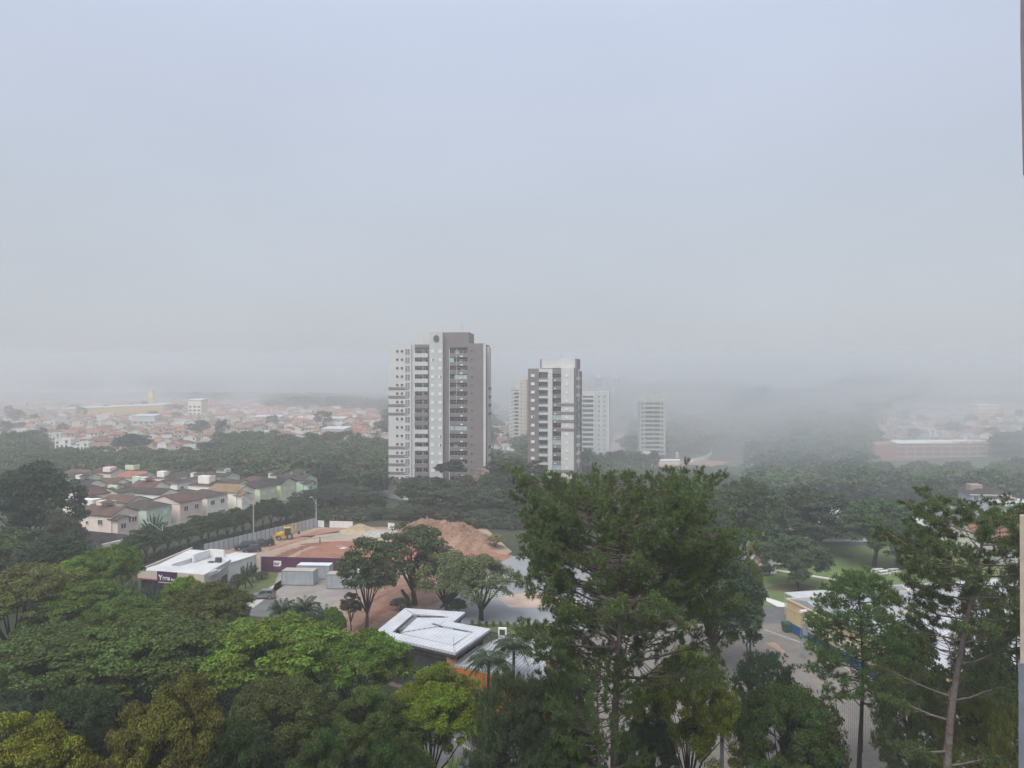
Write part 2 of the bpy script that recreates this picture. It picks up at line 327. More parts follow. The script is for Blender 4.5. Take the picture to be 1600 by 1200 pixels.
# wheel ruts and darker turned earth on the building site
DRED = mat('turned_earth', (0.17, 0.065, 0.045), 0.95, 0.3, 0.6, col2=(0.22, 0.10, 0.07), bump=1.0)
def rut(pts, w, level, m, seed):
    r = random.Random(seed); v = [Vector(P(*p)) for p in pts]; L, R_ = [], []
    q = []
    for a, b in zip(v, v[1:]): q += [a.lerp(b, k/8) for k in range(8)]
    for i in range(len(q)-1):
        n = (q[i+1]-q[i]).normalized(); n = Vector((-n.y, n.x)); j = r.uniform(.5, 1.2)*w/2; L.append(tuple(q[i]+n*j)); R_.append(tuple(q[i]-n*j*r.uniform(.7, 1.3)))
    sheet('wheel_rut', L+R_[::-1], level, m)
rut([(436, 871), (455, 862), (480, 853), (505, 848)], 3.2, 4, DRED, 1); rut([(470, 851), (500, 848.5), (520, 847)], 1.6, 5, DRED, 2)
rut([(478, 838), (510, 834), (530, 830), (545, 833)], .9, 5, DRED, 3); rut([(410, 857), (440, 846), (470, 838), (500, 832)], .5, 5, DRED, 4); rut([(420, 860), (450, 850), (480, 842), (530, 838)], .35, 6, DRED, 5)
rut([(560, 985), (590, 960), (640, 930), (690, 905)], 1.6, 5, DRED, 6); rut([(540, 960), (580, 940), (620, 920), (660, 905)], .5, 6, DRED, 7); rut([(585, 1000), (600, 975), (650, 945)], .8, 6, _M['pinkish_bare_earth'], 8)
rut([(525, 853), (560, 858), (600, 862)], .6, 4, _M['pale_gravel'], 9); rut([(520, 870), (560, 868), (610, 872)], .4, 4, DRED, 10)
rut([(533, 856), (536, 856.5), (541, 857)], 1.5, 5, _M['white_concrete'], 11)
# ================================================================ TOWERS
TW = mat('render_white', (0.54, 0.54, 0.53), 0.85, 0.06, 0.2, streak=0.10)
TW2 = mat('render_light_grey', (0.47, 0.49, 0.48), 0.85, 0.06, 0.2, streak=0.10)
TB = mat('render_brown', (0.19, 0.168, 0.166), 0.85, 0.08, 0.2, streak=0.08)
TBG = mat('render_beige', (0.50, 0.42, 0.34), 0.85, 0.08, 0.2, streak=0.1)
TC = mat('raw_concrete', (0.40, 0.40, 0.38), 0.9, 0.1, 0.3, streak=0.2)
GL = glass_mat('dark_glass', (0.05, 0.055, 0.06), 0.2, 0.4)
GLP = glass_mat('pale_glass', (0.20, 0.23, 0.24), 0.2, 0.3)
GLA = glass_mat('aqua_glass', (0.33, 0.45, 0.45), 0.2)
SHUT = mat('white_shutter', (0.72, 0.72, 0.70), 0.7, 0.05)
FRM = mat('white_frame', (0.75, 0.75, 0.74), 0.6, 0.04)
def winmesh(name, w, h, glassm, frame=FRM, t=0.12, mull=1, shut=0.0):
    """frame box + glass set back; front at v=-t. shut = share of width closed by a shutter"""
    mb = MB(); f = 0.09
    mb.box(-w/2, w/2, -t, 0, 0, f, 0); mb.box(-w/2, w/2, -t, 0, h-f, h, 0)
    mb.box(-w/2, -w/2+f, -t, 0, f, h-f, 0); mb.box(w/2-f, w/2, -t, 0, f, h-f, 0)
    for k in range(mull): x = -w/2+w*(k+1)/(mull+1); mb.box(x-.04, x+.04, -t, 0, f, h-f, 0)
    mb.box(-w/2+f, w/2-f, -t*0.4, -0.01, f, h-f, 1)
    if shut: mb.box(-w/2+f, -w/2+f+(w-2*f)*shut, -t*0.8, -t*0.42, f+.01, h-f-.01, 2)
    return mb.mesh(name, [frame, glassm, SHUT])
def parapet(name, w, dep, h, m, cap=None):
    mb = MB(); mb.box(0, w, 0, dep, -0.18, 0, 0); mb.box(0, w, -0.14, 0, -0.18, h, 0)
    if cap: mb.box(0, w, -0.16, 0.02, h+.003, h+0.07, 1)
    return mb.mesh(name, [m, cap or m])

# ---- tower one: tall, white and brown
def tower_one():
    o = empty('apartment_tower', tuple(px(607, 600, 260).xy)+(0,), radians(-6),
              'tallest apartment tower, white left half and brown right half, hexagonal emblem on its roof block', 'apartment tower')
    B, T = -9.0, 49.3; FL = 2.86; Z0 = 47.1; NF = 18
    rows = [Z0-FL*i for i in range(NF)]; band = {5, 6, 7, 8, 12, 13, 14, 15}
    b = MB()
    b.box(0, 7.9, 0, 20, B, T)                                   # white left block
    b.box(7.9, 9.0, 0.5, 20, B, T)                               # rib beside the balconies
    b.box(9.0, 13.6, 1.9, 20, B, T); b.box(9.0, 14.2, 0.0, 1.9, 48.3, T, 1)
    b.box(13.6, 14.2, 0.3, 20, B, T, 1)
    b.box(14.2, 18.75, -0.7, 16, B, T+4.0, 2)                    # central lift shaft
    b.box(18.75, 20.8, 0.8, 20, B, T, 1)
    b.box(20.8, 27.0, 1.9, 20, B, T, 1); b.box(20.8, 27.0, 0.6, 1.9, 48.3, T+.2, 1)
    b.box(27.0, 32.4, 0.2, 15.5, B, T+.3, 1)
    b.box(32.4, 33.2, 0.2, 1.1, B, T+.2, 0)                      # white corner pilaster
    b.box(32.4, 32.8, 1.1, 6, B, T-.4, 1)
    b.box(32.4, 33.4, 6, 12, B, T-.6, 0)
    b.build('wall', [TW, TB, TW2], o)
    p = MB(); p.box(11.2, 14.2, 1.5, 9, T+.003, T+4.0); p.box(14.2, 18.75, -0.7, 1.4, T+4.003, T+4.3, 0)
    p.box(18.75, 27.4, 0.9, 12, T+.003, T+4.1, 1); p.box(22.5, 25.5, 12.0, 14, T+.003, T+3.2, 1)
    p.build('roof_block', [TW, TB], o)
    e = MB()                                                      # emblem: hexagon outline with inner strokes
    for s, q in ((0.95, 0.16), (0.5, 0.14)):
        for k in range(6):
            a1, a2 = pi/6+k*pi/3+pi/3*0, pi/6+(k+1)*pi/3
            p1 = (cos(a1)*s, sin(a1)*s*1.15); p2 = (cos(a2)*s, sin(a2)*s*1.15)
            e.tube([(p1[0], 0, p1[1]), (p2[0], 0, p2[1])], q, 4)
    for k in range(3): a = pi/6+k*2*pi/3+pi; e.tube([(0, 0, 0), (cos(a)*.95, 0, sin(a)*1.05)], 0.13, 4)
    e.build('emblem', mat('emblem_grey', (0.08, 0.08, 0.09), 0.7), o, (16.6, -0.8, T+1.9))
    a = MB(); a.tube([(24.8, 3, T+4), (24.8, 3, T+8)], 0.07, 4); a.tube([(24.3, 3, T+7), (25.3, 3, T+7)], 0.05, 4); a.build('antenna', TC, o)
    b1_ = MB(); b1_.box(-0.06, 7.0, -0.07, 0, -.15, .8); b1_ = b1_.mesh('brown_band', [TB]); b2_ = MB(); b2_.box(33.4, 33.5, 5.9, 12.1, -.15, .8); b2_ = b2_.mesh('brown_band_side', [TB])
    for i in band:
        z = rows[i]-1.0+2.3; link('brown_band', b1_, o, (0, 0, z)); link('brown_band', b2_, o, (0, 0, z))
    wA = winmesh('small_window', 0.75, 0.8, GL, TB, mull=0); wB = winmesh('tall_window', 1.75, 2.2, GLP, FRM)
    wC = [winmesh('shaft_window', 1.0, 1.0, GL, FRM, mull=0, shut=s) for s in (1.0, 1.0, 0.5, 1.0)]
    wD = winmesh('wall_window', 0.8, 0.6, GL, TB, mull=0)
    r = random.Random(3)
    for i, z in enumerate(rows[:16]):
        link('window', wA, o, (3.05, 0, z-.4)); link('window', wA, o, (4.65, 0, z-.4)); link('window', wB, o, (6.6, 0, z-1.35))
        for u in (15.3, 17.9): link('window', r.choice(wC), o, (u, -0.7, z-.6))
        link('window', wD, o, (28.5, 0.2, z-.3))
    pw, pb = parapet('balcony_parapet', 4.6, 1.9, 1.15, TW, FRM), parapet('balcony_parapet_brown', 4.6, 1.9, 1.15, TB, TW2)
    pr = parapet('balcony_parapet_dark', 6.2, 1.3, 1.05, TB, TW2)
    dr1 = winmesh('balcony_door', 3.0, 2.1, GL, FRM, mull=2); dr2 = winmesh('balcony_door_short', 1.2, 2.1, GL, FRM, mull=0)
    dr3 = [winmesh('balcony_door_wide', 5.4, 2.1, GL, FRM, mull=k) for k in (3, 4, 5)]
    gs = MB(); gs.box(0, 4.3, -.10, -.04, 0, 1.35); gs = gs.mesh('balcony_glazing', [GLA]); g2 = MB(); g2.box(0, 1.5, -.10, -.04, 0, 1.35); g2 = g2.mesh('balcony_glazing_small', [GLA])
    ps = MB(); ps.box(2.85, 3.0, -.05, .05, 1.23, 2.68); ps = ps.mesh('balcony_post', [TW])
    ac = MB(); ac.box(-.4, .4, -.22, 0, -.3, .1); ac = ac.mesh('air_conditioner', [SHUT]); cur = MB(); cur.box(-.7, .7, -.03, 0, 0, 1.9); cur = cur.mesh('curtain', [mat('curtain_cloth', (.5, .47, .42), .9, .2, 2)])
    for i, z in enumerate(rows):
        c = link('balcony', pb if i in band else pw, o, (9.0, 0.0, z-1.95)); link('door', dr1, c, (1.7, 1.9, 0.02)); link('door', dr2, c, (3.9, 1.9, 0.02)); link('post', ps, c)
        c = link('balcony', pr, o, (20.8, 0.6, z-1.95)); link('door', r.choice(dr3), c, (3.1, 1.3, 0.02))
        link('air_conditioner', ac, c, (4.2, -.14, .25))
        if r.random() < .6: link('curtain', cur, c, (r.uniform(1.6, 5), 1.15, .12))
        if i in (3, 9): link('glazing', gs, c, (1.8, 0, 1.13))
        if i in (1, 9): link('glazing', g2, c, (0.1, 0, 1.13))
    q = MB(); q.box(20.75, 20.95, 0.3, 0.6, B, 47.9); q.box(23.2, 23.32, 0.36, 0.45, 30, 47.9); q.build('pipe', TW, o)
    sw = winmesh('side_window', 0.7, 0.9, GLP, FRM, mull=0)
tower_one()

# ---- tower two: lower, brown flank, white front with rounded corner balconies
def tower_two():
    o = empty('apartment_tower', tuple(px(825, 600, 266).xy)+(0,), radians(-11),
              'shorter apartment tower with narrow brown left strip, white shutters and striped white front corner', 'apartment tower')
    k = .2217; U = lambda x: (x-825)*k*1.015; B, T = -10.0, CAMZ+24*k; FL = 2.86; Z0 = CAMZ+(600-586.7)*k; rows = [Z0-FL*i for i in range(16)]
    band = {3, 4, 5, 6, 11, 12}
    b = MB()
    b.box(0, U(842), 0, 17, B, T, 1); b.box(U(842), U(856), 1.7, 17, B, T, 2); b.box(U(842), U(863), 0, 1.7, T-1.2, T, 0)
    b.box(U(856), U(863), -0.3, 1.7, B, T-1.203, 0); b.box(U(856), U(863), 1.7, 17, B, T, 0)
    b.box(U(863), U(876.5), 1.7, 17, B, T, 1); b.box(U(863), U(876.5), 0.2, 1.7, T-1.8, T-.003, 1)
    b.box(U(876.5), U(896), -0.3, 17, B, T+.2, 0)
    b.box(U(896), U(899.5), 0.6, 5, B, T, 1); b.box(U(896), U(900), 5.0, 9, B, T, 0); b.box(U(896), U(899.5), 9.0, 12, B, T-.5, 1)
    b.box(U(896), U(900.5), 12.0, 17, B, T-.7, 1); b.build('wall', [TW, TB, TW2], o)
    p = MB(); p.box(U(845), U(897), 1.5, 12, T+.203, T+3.5); p.box(U(843), U(845), 1.3, 12, T+.003, T+3.3, 1); p.box(U(897), U(900), 1.3, 12, T+.003, T+3.4, 1); p.build('roof_block', [TW, TB], o)
    a = MB(); a.tube([(U(874), 5, T+3.4), (U(874), 5, T+6)], 0.06, 4); a.tube([(U(871), 5, T+4.6), (U(874), 5, T+5)], 0.05, 4); a.build('antenna', TC, o)
    w1 = winmesh('shutter_window', 1.25, 0.95, GL, FRM, mull=0, shut=1.0); w1b = winmesh('shutter_window_open', 1.25, 0.95, GL, FRM, mull=0, shut=0.5)
    w2 = winmesh('front_window', 1.1, 0.8, GLP, FRM, mull=0, shut=.9); w3 = winmesh('side_window', 0.7, 0.9, GL, TB, mull=0)
    r = random.Random(5)
    for i, z in enumerate(rows[:15]):
        link('window', w1b if i == 5 else w1, o, (U(832.5), 0, z-.5)); link('window', w2, o, (U(885.5), -0.3, z-.5))
        link('window', w3, o, (U(900.5), 14.0, z-.5), pi/2)
    pa = parapet('balcony_parapet', U(856)-U(842), 1.7, 0.5, TW, FRM); pb = parapet('balcony_parapet_dark', U(876.5)-U(863), 1.5, 1.05, TB, TW2)
    rl = MB(); rl.box(0, U(856)-U(842), -.09, -.04, .6, 1.1); rl = rl.mesh('balcony_rail_glass', [GLP])
    d1 = [winmesh('balcony_door', 2.7, 2.2, GLP, FRM, mull=k2) for k2 in (1, 2)]; d2 = [winmesh('balcony_door_dark', 2.6, 2.1, GL, FRM, mull=k2) for k2 in (1, 2, 3)]
    ga = MB(); ga.box(0.02, U(876.5)-U(863)-.02, -.10, -.04, 0, 1.5); ga = ga.mesh('balcony_glazing', [GLA])
    ac = MB(); ac.box(-.3, .3, -.2, 0, -.25, .1); ac = ac.mesh('air_conditioner', [SHUT])
    for i, z in enumerate(rows):
        c = link('balcony', pa, o, (U(842), 0, z-2.0)); link('rail', rl, c); link('door', r.choice(d1), c, (1.5, 1.7, .02))
        c = link('balcony', pb, o, (U(863), .2, z-2.0)); link('air_conditioner', ac, c, (.9, -.14, .4)); link('door', r.choice(d2), c, (1.5, 1.5, .02))
        if i in (5, 8, 11): link('glazing', ga, c, (0, 0, 1.13))
        if i < 14:                                                 # rounded side balconies
            s = MB(); n = 8; pts = [(0, 0)]+[(1.7*sin(pi/2*q/n), 2.6-2.6*cos(pi/2*q/n)) for q in range(n+1)]+[(1.7, 4.2), (0, 4.2)]
            s.prism(pts, 0, 1.05); s.build('balcony', TW if i not in band else TB, o, (U(896), 0.62, z-1.6))
    bd = MB(); bd.box(U(876.5)-.05, U(896)+.1, -0.38, -0.303, -2.0, -1.0); bd = bd.mesh('brown_band', [TB])
    for i in band: link('brown_band', bd, o, (0, 0, rows[i]))
tower_two()

# ---- towers three and four: white slabs with strip balconies, further off
def slab_tower(x0, Y, w, d, top, base, fl, rz, spec, label, mats):
    """spec: list of (u0, u1, kind) along the front; kinds wall, ribs, balcony, dots"""
    o = empty('apartment_tower', ((x0-800)/1200*Y, Y, 0), rz, label, 'apartment tower')
    b = MB(); L = MB(); n = int((top-base)/fl); wm = winmesh('window_small', 1.0, 1.1, GL, FRM, mull=0); cnt = 0
    for (u0, u1, kind, mi, tt) in spec:
        if kind == 'balcony': b.box(u0, u1, 1.5, d, base, tt, mi)
        else: b.box(u0, u1, 0 if kind != 'ribs' else -.5, d, base, tt, mi)
    b.build('wall', mats, o)
    for (u0, u1, kind, mi, tt) in spec:
        for i in range(n):
            z = tt-1.5-fl*(i+1)
            if z < base+8: break
            if kind == 'balcony':
                m = _M.get('_bal%.1f' % (u1-u0)) or parapet('balcony_slab', u1-u0-.04, 1.5, .75, TW, FRM); _M['_bal%.1f' % (u1-u0)] = m
                c = link('balcony', m, o, (u0+.02, 0, z)); 
                dm = _M.get('_bd%.1f' % (u1-u0)) or winmesh('balcony_door', u1-u0-.5, 2.1, GL, FRM, mull=3); _M['_bd%.1f' % (u1-u0)] = dm
                link('door', dm, c, ((u1-u0)/2, 1.5, .02))
            elif kind == 'dots' and cnt < 100:
                for u in ([(u0+u1)/2] if u1-u0 < 4 else [u0+(u1-u0)*.25, u0+(u1-u0)*.75]): link('window', wm, o, (u, 0, z+.9)); cnt += 1
    return o
slab_tower(795.5, 600, 14, 18, 34, -30, 2.85, radians(-8),
    [(0, 1.6, 'dots', 0, 33.5), (1.6, 2.6, 'ribs', 1, 34), (2.6, 4.0, 'dots', 0, 34), (4.0, 7.6, 'balcony', 0, 34), (7.6, 8.4, 'ribs', 0, 34), (8.4, 13.6, 'dots', 1, 39.5)],
    'white and beige apartment tower seen in the gap between the two nearest towers', [TW, TBG])
o4 = slab_tower(905, 460, 18, 16, 31.3, -14, 2.86, radians(-9),
    [(0, 1.8, 'wall', 0, 31), (1.8, 8.6, 'balcony', 0, 31.3), (8.6, 9.5, 'ribs', 0, 31.6), (9.5, 10.3, 'wall', 1, 31.4), (10.3, 11.1, 'ribs', 0, 31.6), (11.1, 12.4, 'dots', 1, 31.4), (12.4, 13.6, 'ribs', 0, 31.6), (13.6, 16.6, 'dots', 1, 31.4), (16.6, 17.8, 'ribs', 0, 31.6)],
    'white ribbed apartment tower with stacked strip balconies behind the brown striped tower', [TW, TW2])
# ---- tower five: concrete frame still under construction
def tower_five():
    Y = 505; k = Y/1200; o = empty('unfinished_tower', ((1000-800)*k, Y, 0), radians(-4), 'bare grey concrete tower under construction with open window holes', 'apartment tower')
    U = lambda x: (x-1000)*k; B, T = -17.0, CAMZ-26*k; FL = 6.83*k; W = U(1039.5)
    body = MB(); body.box(0, W, 1.6, 15, B+7, T-.3); body.box(0, U(1007.5), 0, 1.6, B+7, T); body.box(U(1031), W, 0, 1.6, B+7, T)
    body.box(U(1012), U(1031), 3, 10, T, T+3.0); body.box(U(1024), U(1031), 5, 9, T+3.003, T+6)
    for u in (0.3, U(1009), U(1020), U(1030), W-.9): body.box(u, u+.6, .2, .8, B, B+7.003); body.box(u, u+.6, 12, 12.6, B, B+7.003)
    body.box(.2, W-.2, 1.4, 14, B, B+6.9, 1)
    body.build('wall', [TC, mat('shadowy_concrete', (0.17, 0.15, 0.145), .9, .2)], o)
    hole = MB(); hole.box(-.8, .8, -.02, .25, 0, 1.2); hole = hole.mesh('window_hole', [GL])
    ww = MB(); ww.box(0, U(1011)-U(1000), -.02, .2, 0, 1.3); ww.box(U(1005), U(1005)+.15, -.06, .0, 0, 1.3); ww = ww.mesh('balcony_hole', [GL])
    w2 = MB(); w2.box(0, 2.4, -.02, .2, .1, 1.0); w2 = w2.mesh('middle_hole', [GL])
    sl = MB(); sl.box(0, U(1031)-U(1007.5), -1.7, 0, 0, .9); sl = sl.mesh('floor_slab', [TC])
    for i in range(12):
        z = T-(238-215)/8*k-FL*i-1.4
        link('window', hole, o, (U(1003.7), 0, z)); link('window', hole, o, (U(1034.2), 0, z))
        link('floor_slab', sl, o, (U(1007.5), 1.7, z-1.35))
        link('balcony_opening', ww, o, (U(1008.6), 1.58, z)); link('balcony_opening', ww, o, (U(1023.5), 1.58, z)); link('middle_opening', w2, o, (U(1015), 1.58, z+.1)); link('middle_opening', w2, o, (U(1019), 1.58, z+.1))
    s = MB(); s.box(U(998), U(1040), -2.2, 0.1, B+6.9, B+7.3); s.build('platform', TC, o)
tower_five()
# ---- two towers almost lost in the fog
def ghost(x, Y, w, top, label, base):
    o = empty('apartment_tower', ((x-800)/1200*Y, Y, 0), radians(-6), label, 'apartment tower')
    b = MB(); b.box(0, w, 0, w*.8, base, top); b.box(w*.25, w*.7, 2, w*.5, top+.003, top+4); b.build('wall', TW, o)
    m = MB()
    m.box(0.1, w-.1, -.12, -.06, 0, 1.1); m = m.mesh('window_strip', [GL])
    for i in range(16): link('window_strip', m, o, (0, 0, top-3-2.9*i))
ghost(930, 900, 9, 44, 'pale tower fading into the fog above the ribbed white tower', -16)
ghost(959, 1050, 7, 44, 'thin pale tower fading into the fog left of the unfinished tower', -14)
# ================================================================ LOW BUILDINGS AND SITE OBJECTS, centre left
WH = mat('white_paint', (0.68, 0.68, 0.67), 0.7, 0.08, 0.4, streak=0.12)
WHR = mat('white_roofing', (0.54, 0.55, 0.56), 0.55, 0.14, 0.25, bump=0.2)
GREIGE = mat('greige_fascia', (0.50, 0.44, 0.38), 0.8, 0.06, 0.3)
PLUM = mat('plum_paint', (0.075, 0.016, 0.055), 0.7, 0.12, 0.25, streak=0.15)
DARKV = mat('dark_violet', (0.045, 0.014, 0.06), 0.5, 0.1)
LGREY = mat('light_grey_render', (0.42, 0.43, 0.45), 0.8, 0.08, 0.4, streak=0.12)
RUST = mat('rust_trim', (0.28, 0.05, 0.03), 0.7, 0.1); GOLD = mat('ochre_canopy', (0.45, 0.30, 0.10), 0.7, 0.1)
DKM = mat('dark_metal', (0.05, 0.052, 0.055), 0.5, 0.2); WIN = glass_mat('shop_glass', (0.03, 0.035, 0.04), 0.15)
def text(name, s, size, m, parent, loc, rot, bold=0.0, ext=0.03, squash=1.0):
    c = bpy.data.curves.new(name, 'FONT'); c.body = s; c.size = size; c.extrude = ext; c.offset = bold; c.align_x = 'LEFT'; c.materials.append(m)
    tmp = bpy.data.objects.new('tmp', c); COL.objects.link(tmp); dg = bpy.context.evaluated_depsgraph_get(); me = bpy.data.meshes.new_from_object(tmp.evaluated_get(dg)); bpy.data.objects.remove(tmp); me.materials.clear(); me.materials.append(m)
    o = bpy.data.objects.new(name, me); COL.objects.link(o); o.parent = parent; o.location = loc; o.rotation_euler = rot; o.scale = (squash, 1, 1); return o
# ---- showroom
def showroom():
    fl = gp(215, 890, 4.3); fr = gp(319, 898, 4.3); ang = math.atan2(fr.y-fl.y, fr.x-fl.x); W = (fr-fl).length
    o = empty('sales_pavilion', (fl.x, fl.y, 0), ang, 'low white flat-roofed sales building with dark violet name sign', 'shop')
    n = MB(); inv = Matrix.Rotation(-ang, 3, 'Z')
    def L(x, y, z): q = gp(x, y, z)-Vector((fl.x, fl.y, 0)); return inv @ q
    br = L(361, 874, 4.3); bl = L(299, 855, 4.3); bk = L(403, 866, 3.9)
    sk = br.x-W       # skew of the right side
    D = br.y
    # body: walls (right side light grey), stops under the fascia
    w = MB(); w.prism([(.3, .5), (W-.15, .5), (br.x-.15, D), (bl.x+.3, D+6), (bl.x+.3, bl.y-1)], 0, 3.6)
    w.prism([(bl.x+.2, D+.5), (br.x-.6, D+.5), (br.x-.6, bl.y-1.2), (bl.x+.2, bl.y-1.2)], 3.6, 3.75); w.build('wall', LGREY, o)
    # fascia ring and roof
    f = MB()
    f.hexa([(0,0,2.9), (W,0,2.9), (W,.3,2.9), (0,.3,2.9)], [(0,0,4.3), (W,0,4.3), (W,.3,4.3), (0,.3,4.3)])
    f.hexa([(W-.3,.3,3.2), (W,.3,3.2), (br.x,D,3.4), (br.x-.3,D,3.4)], [(W-.3,.3,4.3), (W,.3,4.3), (br.x,D,4.3), (br.x-.3,D,4.3)], 1)
    f.hexa([(0,.3,3.2), (.3,.3,3.2), (bl.x+.3,bl.y,3.2), (bl.x,bl.y,3.2)], [(0,.3,4.3), (.3,.3,4.3), (bl.x+.3,bl.y,4.3), (bl.x,bl.y,4.3)])
    f.build('fascia', [GREIGE, LGREY], o)
    t = MB(); t.box(0, W, -.06, 0, 2.68, 2.9); t.hexa([(W,.0,2.72), (W+.5,-.06,2.72), (br.x+.3,D-3,2.95), (br.x,D-3,2.95)], [(W,.0,2.9), (W+.5,-.06,2.9), (br.x+.3,D-3,3.12), (br.x,D-3,3.12)], 1); t.build('trim', [RUST, GOLD], o)
    r = MB()
    r.hexa([(.3,.3,3.6), (W-.3,.3,3.6), (W-.35,4.2,3.6), (.5,4.2,3.6)], [(.3,.3,4.2), (W-.3,.3,4.2), (W-.35,4.2,4.2), (.5,4.2,4.2)])
    r.prism([(3.2, 4.2), (W-.4, 4.2), (br.x-.4, D), (br.x-1, D+3.5), (3.8, D+3.5)], 3.6, 3.72)
    r.prism([(.4, 4.21), (3.2, 4.21), (3.8, bl.y-1), (bl.x+.3, bl.y-1)], 3.6, 4.1)
    r.prism([(3.3, 4.3), (3.5, 4.3), (3.9, D+2.5), (3.7, D+2.5)], 3.72, 4.5)
    r.build('roof', [WHR], o)
    s = MB(); s.box(4.0, 4.3, D-2, D+3, 3.8, 5.2); s.box(4.3, 7.2, D+2.6, D+3, 3.75, 5.2); s.build('roof_parapet', WH, o)
    u = MB(); u.box(7.9, 8.9, D-.8, D-.2, 3.8, 4.6); u.tube([(6.5, D-.5, 3.8), (7.9, D-.5, 3.9)], .06, 5); u.box(6.6, 7.7, D-1.2, D-.4, 3.78, 3.9); u.build('air_conditioner', DKM, o)
    # annex towards the hoarding
    a = MB(); a.prism([(br.x-.2, D-1), (br.x+.15, D-1), (bk.x-.6, bk.y-1.2), (bk.x-.6, bk.y+.4), (br.x-4, bk.y+.4), (br.x-4, D+3)], 0, 3.7, 0)
    a.build('annex_wall', [WH], o)
    a = MB(); a.prism([(br.x-.1, D-.9), (br.x+.3, D-1.1), (bk.x-.4, bk.y-1.2), (bk.x-.4, bk.y+.6), (br.x-4.2, bk.y+.6), (br.x-4.2, D+3)], 3.703, 3.86, 0); a.build('annex_roof', [WHR], o)
    a = MB(); a.box(bk.x-.6, bk.x+.6, bk.y-.1, bk.y+.15, 0, 3.4); a.build('screen_wall', [GREIGE], o)
    g = MB(); g.box(.4, W-2.2, .35, .495, .1, 2.6); [g.box(1.6+1.5*k, 1.68+1.5*k, .3, .36, .1, 2.6, 1) for k in range(7)]; g.build('shopfront', [WIN, DARKV], o)
    c = MB(); pz = inv @ Vector((0, 0, 0))
    vx = (br.x-W)/D
    for (y0, y1) in ((7.0, 9.2),): c.hexa([(W+vx*y0-.13, y0, .6), (W+vx*y0+.0, y0, .6), (W+vx*y1+.0, y1, .6), (W+vx*y1-.13, y1, .6)], [(W+vx*y0-.13, y0, 2.1), (W+vx*y0+.0, y0, 2.1), (W+vx*y1+.0, y1, 2.1), (W+vx*y1-.13, y1, 2.1)])
    c.build('window', [WIN], o)
    sx0 = L(245, 893, 4.3).x; sx1 = L(276.5, 895, 4.3).x
    sg = MB(); sg.box(sx0, sx1, -.2, -.064, 2.0, 4.35); so = sg.build('sign', [DARKV], o)
    text('lettering', 'Yees', 1.15, SHUT, so, (sx0+.35, -.22, 2.95), (pi/2, 0, 0), .03)
    text('lettering', 'inc', 0.62, SHUT, so, (sx0+2.82, -.22, 2.95), (pi/2, 0, 0), .012)
    l = MB(); l.box(sx0+.3, sx1-.35, -.24, -.2, 2.5, 2.58); l.build('underline', SHUT, so)
showroom()
# ---- plum hoarding
def hoarding():
    a = gp(405, 893.5, 0); b = gp(622, 899, 0); ang = math.atan2(b.y-a.y, b.x-a.x); Ln = (b-a).length
    o = empty('site_hoarding', a, ang, 'dark plum painted hoarding wall along the front of the building site', 'hoarding')
    n = int(Ln/2.4); p = MB()
    for i in range(n): p.box(i*2.4+.012, i*2.4+2.388, 0, .06, 0, 2.95)
    p.build('panel', PLUM, o)
    q = MB(); [q.box(i*2.4-.05, i*2.4+.05, .06, .16, 0, 2.8) for i in range(n+1)]; q.build('post', DKM, o)
    x0 = (gp(417.5, 888, 0)-a).length; s = MB(); s.prism([(0, 0), (1.25, 0), (1.5, .25), (1.5, 1.05), (0, 1.05)], 0, .04)
    so = s.build('sign', SHUT, o, (x0, -.01, 1.15)); so.rotation_euler = (pi/2, 0, 0)
    text('lettering', 'ELP', 0.62, PLUM, so, (.12, .28, .05), (0, 0, 0), .02, squash=1.05)
    h = MB(); h.box(.45, 1.2, 0, .02, 0, .12); h.build('small_mark', mat('faded_mark', (.18, .10, .15)), o, (x0, -.03, .75))
hoarding()
# ---- grey metal sheet fence along the street
def sheet_fence():
    a = gp(318, 868, 0); b = gp(495, 823.5, 0); ang = math.atan2(b.y-a.y, b.x-a.x); Ln = (b-a).length; h = 2.35
    o = empty('sheet_fence', a, ang, 'pale grey corrugated sheet fence running along the tree-lined street', 'fence')
    n = 26; w = Ln/n; M1 = mat('fence_sheet', (0.44, 0.46, 0.50), .55, .1, .5, streak=.15, objvar=.12)
    p = MB(); k = 12
    for j in range(k):
        x0 = j*w/k; x1 = x0+w/k; p.quad((x0, 0, 0), (x0+w/k*.5, -.04, 0), (x0+w/k*.5, -.04, h), (x0, 0, h)); p.quad((x0+w/k*.5, -.04, 0), (x1-.001, 0, 0), (x1-.001, 0, h), (x0+w/k*.5, -.04, h))
    p.box(0, w, .0, .05, h-.12, h); p.box(0, w, .0, .05, .5, .6); pm = p.mesh('panel', [M1])
    q = MB(); q.box(-.05, .05, -.08, .06, 0, h+.02); q = q.mesh('post', [DKM])
    for i in range(n): link('panel', pm, o, (i*w, 0, 0)); link('post', q, o, (i*w, 0, 0))
    # back fence of the lot, white and patchy
    spans = [(496, 822, 506, 823, 'short white'), (515, 823, 551, 824, 'long white'), (606, 826, 616, 827, 'small white')]
    for (x0, y0, x1, y1, w_) in spans:
        a = gp(x0, y0+1.5, 0); b = gp(x1, y1+1.5, 0); L = (b-a).length; oo = empty('site_fence', a, math.atan2(b.y-a.y, b.x-a.x), f'{w_} panel fence at the far edge of the building site', 'fence')
        n = max(2, int(L/1.2)); m = MB(); [m.box(i*L/n+.02, (i+1)*L/n-.02, 0, .05, .05, 1.7) for i in range(n)]; m.build('panel', WH, oo); m = MB(); [m.box(i*L/n-.04, i*L/n+.04, .05, .13, 0, 1.8) for i in range(n+1)]; m.build('post', TC, oo)
sheet_fence()
